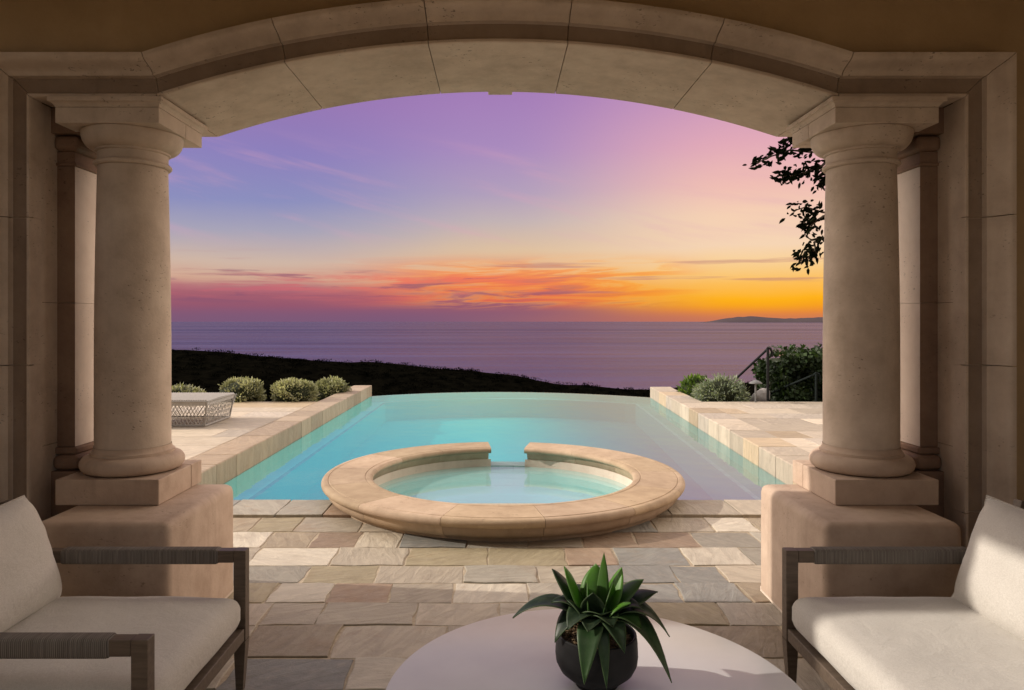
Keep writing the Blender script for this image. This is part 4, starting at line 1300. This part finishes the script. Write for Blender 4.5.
# ivy mass on a stone pier at the right
hd = empty('ivy_hedge', (6.05, 13.7, 0))
tag(hd, 'tall dark green ivy hedge overgrowing the stone pier at the right deck edge', 'hedge')
bm = bmesh.new()
add_box(bm, -0.72, 1.9, -0.32, 0.5, -0.6, 0.86, 0.1, 3)
bmesh.ops.subdivide_edges(bm, edges=list(bm.edges), cuts=4, use_grid_fill=True)
for v_ in bm.verts: v_.co += v_.co.normalized() * 0.07 * mnoise.noise(v_.co * 3)
from_bm('shade_core', bm, M['hollow'], hd, smooth=True)  # dark block inside the ivy, standing in for shade behind its leaves
rnd = random.Random(31)
verts, faces, cols = [], [], []
for _ in range(11000):
    face = rnd.random()
    if face < 0.62: p_ = Vector((rnd.uniform(-0.78, 1.95), -0.36 + rnd.gauss(0, .06), rnd.uniform(0.0, 1.0))); nn = Vector((0, -1, 0.25))
    elif face < 0.8: p_ = Vector((rnd.uniform(-0.78, 1.95), rnd.uniform(-0.36, 0.5), 0.93 + rnd.gauss(0, .07))); nn = Vector((0, -.2, 1))
    else: p_ = Vector((-0.78 + rnd.gauss(0, .06), rnd.uniform(-0.36, 0.5), rnd.uniform(0, 1.0))); nn = Vector((-1, -.1, .2))
    lump = mnoise.noise(p_ * 2.4)
    p_ += nn * 0.12 * lump
    if p_.x < -0.66 and p_.z > 0.82: continue
    dr = (nn * .5 + Vector((rnd.uniform(-.8, .8), rnd.uniform(-.5, .5), rnd.uniform(-1, .5)))).normalized()
    sd_ = dr.cross(nn + Vector((rnd.uniform(-.6, .6), rnd.uniform(-.6, .6), rnd.uniform(-.6, .6)))).normalized()
    L = rnd.uniform(0.05, 0.11)
    b = len(verts)
    verts += [p_, p_ + dr * L * .4 + sd_ * L * .42, p_ + dr * L, p_ + dr * L * .4 - sd_ * L * .42]
    faces += [(b, b + 1, b + 2), (b, b + 2, b + 3)]
    cols += [min(1, max(0, 0.38 + 0.6 * lump + rnd.uniform(-.3, .35)))] * 6
leaf_obj('leaves', (verts, faces, cols), M['leaf_ivy'], hd)
pier = empty('stone_pier', (6.0, 14.35, -0.62))
tag(pier, 'weathered stone pier with a flat cap rising behind the ivy', 'pier')
bm = bmesh.new(); add_box(bm, -0.2, 0.25, -0.2, 0.25, 0, 1.50, 0.01); from_bm('shaft', bm, M['stone_dark'], pier)
bm = bmesh.new(); add_box(bm, -0.25, 0.30, -0.25, 0.30, 1.501, 1.60, 0.02); from_bm('cap', bm, M['stone_dark'], pier)

# handrails by the steps
def handrail(name, label, top, foot, low_top, low_foot, mat, r=0.022):
    t = empty(name, foot)
    tag(t, label, 'handrail', 'handrails on the garden steps')
    f0 = Vector(foot)
    bm = bmesh.new(); add_tube(bm, [Vector((0, 0, 0)), Vector(top) - f0], r * 1.15, 8); from_bm('post', bm, mat, t, smooth=False)
    bm = bmesh.new(); add_tube(bm, [Vector(low_foot) - f0, Vector(low_top) - f0], r, 8); from_bm('post', bm, mat, t)
    tv = Vector(top) - f0; lv = Vector(low_top) - f0
    dv = (lv - tv).normalized()
    bm = bmesh.new()
    add_tube(bm, [tv + Vector((0.06, 0.0, -0.14)), tv + Vector((0.075, 0, -0.06)), tv + Vector((0.05, 0, 0.0)), tv + Vector((0, 0, 0.02)), tv + dv * 0.06, lv + dv * 0.25], r, 8)
    from_bm('rail', bm, mat, t)
    return t
handrail('handrail', 'black iron handrail sloping down to the left beside the path light', (4.86, 12.80, 1.10), (4.86, 12.80, DZ), (4.62, 14.0, 0.40), (4.62, 14.0, -0.5), M['black'])
handrail('handrail', 'grey green metal handrail post in front of the ivy hedge, next to the column', (5.66, 12.65, 0.66), (5.66, 12.65, DZ), (5.15, 13.6, 0.2), (5.15, 13.6, -0.5), M['teal_post'], 0.018)

# path light and boulder
pl = empty('path_light', (4.55, 12.55, DZ))
tag(pl, 'small mushroom shaped path light between the lavender bush and the handrail', 'path light')
bm = bmesh.new(); add_tube(bm, [(0, 0, 0), (0, 0, 0.325)], 0.016, 8); from_bm('stem', bm, M['lamp_metal'], pl)
bm = bmesh.new(); add_lathe(bm, [(0.0001, 0.395), (0.03, 0.388), (0.085, 0.360), (0.115, 0.335), (0.112, 0.328), (0.05, 0.335), (0.0001, 0.335)], n=24); o = from_bm('shade', bm, M['lamp_metal'], pl, smooth=True)
bm = bmesh.new()
bmesh.ops.create_icosphere(bm, subdivisions=4, radius=1)
for v_ in bm.verts:
    k = 1 + 0.12 * mnoise.noise(v_.co * 1.6)
    v_.co = Vector((v_.co.x * 0.17 * k + v_.co.z * 0.06, v_.co.y * 0.15 * k, max(-0.02, v_.co.z * 0.19 * k + 0.03)))
o = from_bm('boulder', bm, M['boulder'], smooth=True); o.location = (4.86, 13.15, 0.14)
tag(o, 'pale rounded garden boulder behind the foot of the black handrail', 'boulder')

# ------------------------------------------------------------------ tree whose branch hangs in at the right
tr = empty('broadleaf_tree', (5.05, 8.9, DZ))
tag(tr, 'dark leaved tree behind the right column with a branch drooping into the sky', 'tree')
def T(px, py, Y):                       # measured sky positions of the hanging twigs, as points in the tree's own frame
    return Vector(((px - 497.5) * Y / 712, Y, 1.6 - (py - 321) * Y / 712)) - Vector((5.05, 8.9, DZ))
bm = bmesh.new()
trunk = [Vector((0, 0, 0)), Vector((0.02, 0.02, 0.9)), Vector((-0.03, 0.05, 1.8)), Vector((0.05, 0.1, 2.7)), Vector((0.02, 0.12, 3.6)), Vector((0.1, 0.15, 4.6))]
add_tube(bm, trunk, [0.13, 0.115, 0.10, 0.085, 0.06, 0.03], 10)
from_bm('trunk', bm, M['bark'], tr, smooth=True)
twigs = []
Yb = 8.5
twigs.append([trunk[3], T(838, 150, 8.7), T(812, 152, Yb), T(790, 150, Yb), T(772, 156, Yb), T(757, 163, Yb)])
twigs.append([T(826, 150, 8.6), T(810, 145, Yb), T(795, 141, Yb), T(786, 140, Yb)])
twigs.append([T(838, 150, 8.7), T(822, 166, Yb), T(808, 172, Yb), T(790, 176, Yb), T(778, 176, Yb)])
twigs.append([trunk[3], T(842, 185, 8.7), T(825, 176, Yb), T(822, 186, Yb)])
twigs.append([trunk[2], T(842, 215, 8.7), T(822, 212, Yb), T(806, 207, Yb), T(793, 211, Yb)])
twigs.append([T(830, 213, 8.6), T(818, 220, Yb), T(810, 226, Yb), T(804, 222, Yb)])
twigs.append([trunk[2], T(840, 238, 8.7), T(822, 238, Yb), T(814, 242, Yb), T(817, 256, Yb), T(810, 258, Yb), T(800, 264, Yb)])
twigs.append([T(822, 238, Yb), T(812, 240, Yb), T(808, 238, Yb)])
twigs.append([T(814, 250, Yb), T(805, 252, Yb), T(800, 262, Yb)])
for k in range(26):
    rnd = random.Random(100 + k)
    b0 = trunk[rnd.choice((3, 4, 4, 5))]
    a = rnd.uniform(-1.2, 1.9)
    dv = Vector((math.cos(a) * 1.0, math.sin(a), rnd.uniform(0.2, 0.9))).normalized() * rnd.uniform(0.6, 1.2)
    twigs.append([b0, b0 + dv * .5 + Vector((0, 0, .1)), b0 + dv])
bm = bmesh.new()
for tw in twigs:
    m_ = len(tw)
    add_tube(bm, tw, [0.02 * (1 - 0.7 * i / (m_ - 1)) for i in range(m_)], 5)
from_bm('branches', bm, M['bark'], tr)
verts, faces, cols = [], [], []
rnd = random.Random(77)
for ti, tw in enumerate(twigs):
    hang = ti < 9
    n_ = {0: 110, 1: 70, 2: 125, 3: 90, 4: 66, 5: 58, 6: 50, 7: 14, 8: 40}.get(ti, 60)
    for _ in range(n_):
        s0 = 1 if len(tw) > 3 else 0
        q = s0 + rnd.random() ** 1.15 * (len(tw) - 1 - s0)
        i = min(int(q), len(tw) - 2)
        p_ = tw[i].lerp(tw[i + 1], q - i)
        sp = 0.05 if hang else 0.22
        p_ = p_ + Vector((rnd.gauss(0, sp), rnd.gauss(0, sp), rnd.gauss(0, sp)))
        ax_ = (tw[i + 1] - tw[i]).normalized()
        dr = (ax_ * 0.7 + Vector((rnd.uniform(-.9, .9), rnd.uniform(-.9, .9), rnd.uniform(-1.1, .6)))).normalized()
        sd_ = dr.cross(Vector((rnd.uniform(-.5, .5), 1, rnd.uniform(-.5, .5)))).normalized()
        nn = sd_.cross(dr)
        L = rnd.uniform(0.06, 0.112)
        W_ = L * rnd.uniform(.32, .46) * .5
        b = len(verts)
        verts += [p_, p_ + dr * L * .3 + sd_ * W_ + nn * .01, p_ + dr * L * .65 + sd_ * W_ * .8 + nn * .01, p_ + dr * L - nn * .012, p_ + dr * L * .65 - sd_ * W_ * .8 + nn * .01, p_ + dr * L * .3 - sd_ * W_ + nn * .01]
        faces += [(b, b + 1, b + 2, b + 3), (b, b + 3, b + 4, b + 5)]
        cols += [rnd.random()] * 8
leaf_obj('crown', (verts, faces, cols), M['leaf_tree'], tr)

# ------------------------------------------------------------------ render settings
scene.view_settings.view_transform = 'Standard'
scene.view_settings.look = 'None'
scene.view_settings.exposure = 0
scene.view_settings.gamma = 1
scene.render.engine = 'CYCLES'
scene.cycles.use_denoising = True
scene.cycles.max_bounces = 8
scene.cycles.diffuse_bounces = 4
scene.cycles.transparent_max_bounces = 12
scene.cycles.caustics_reflective = False
scene.cycles.caustics_refractive = False
scene.cycles.sample_clamp_indirect = 6
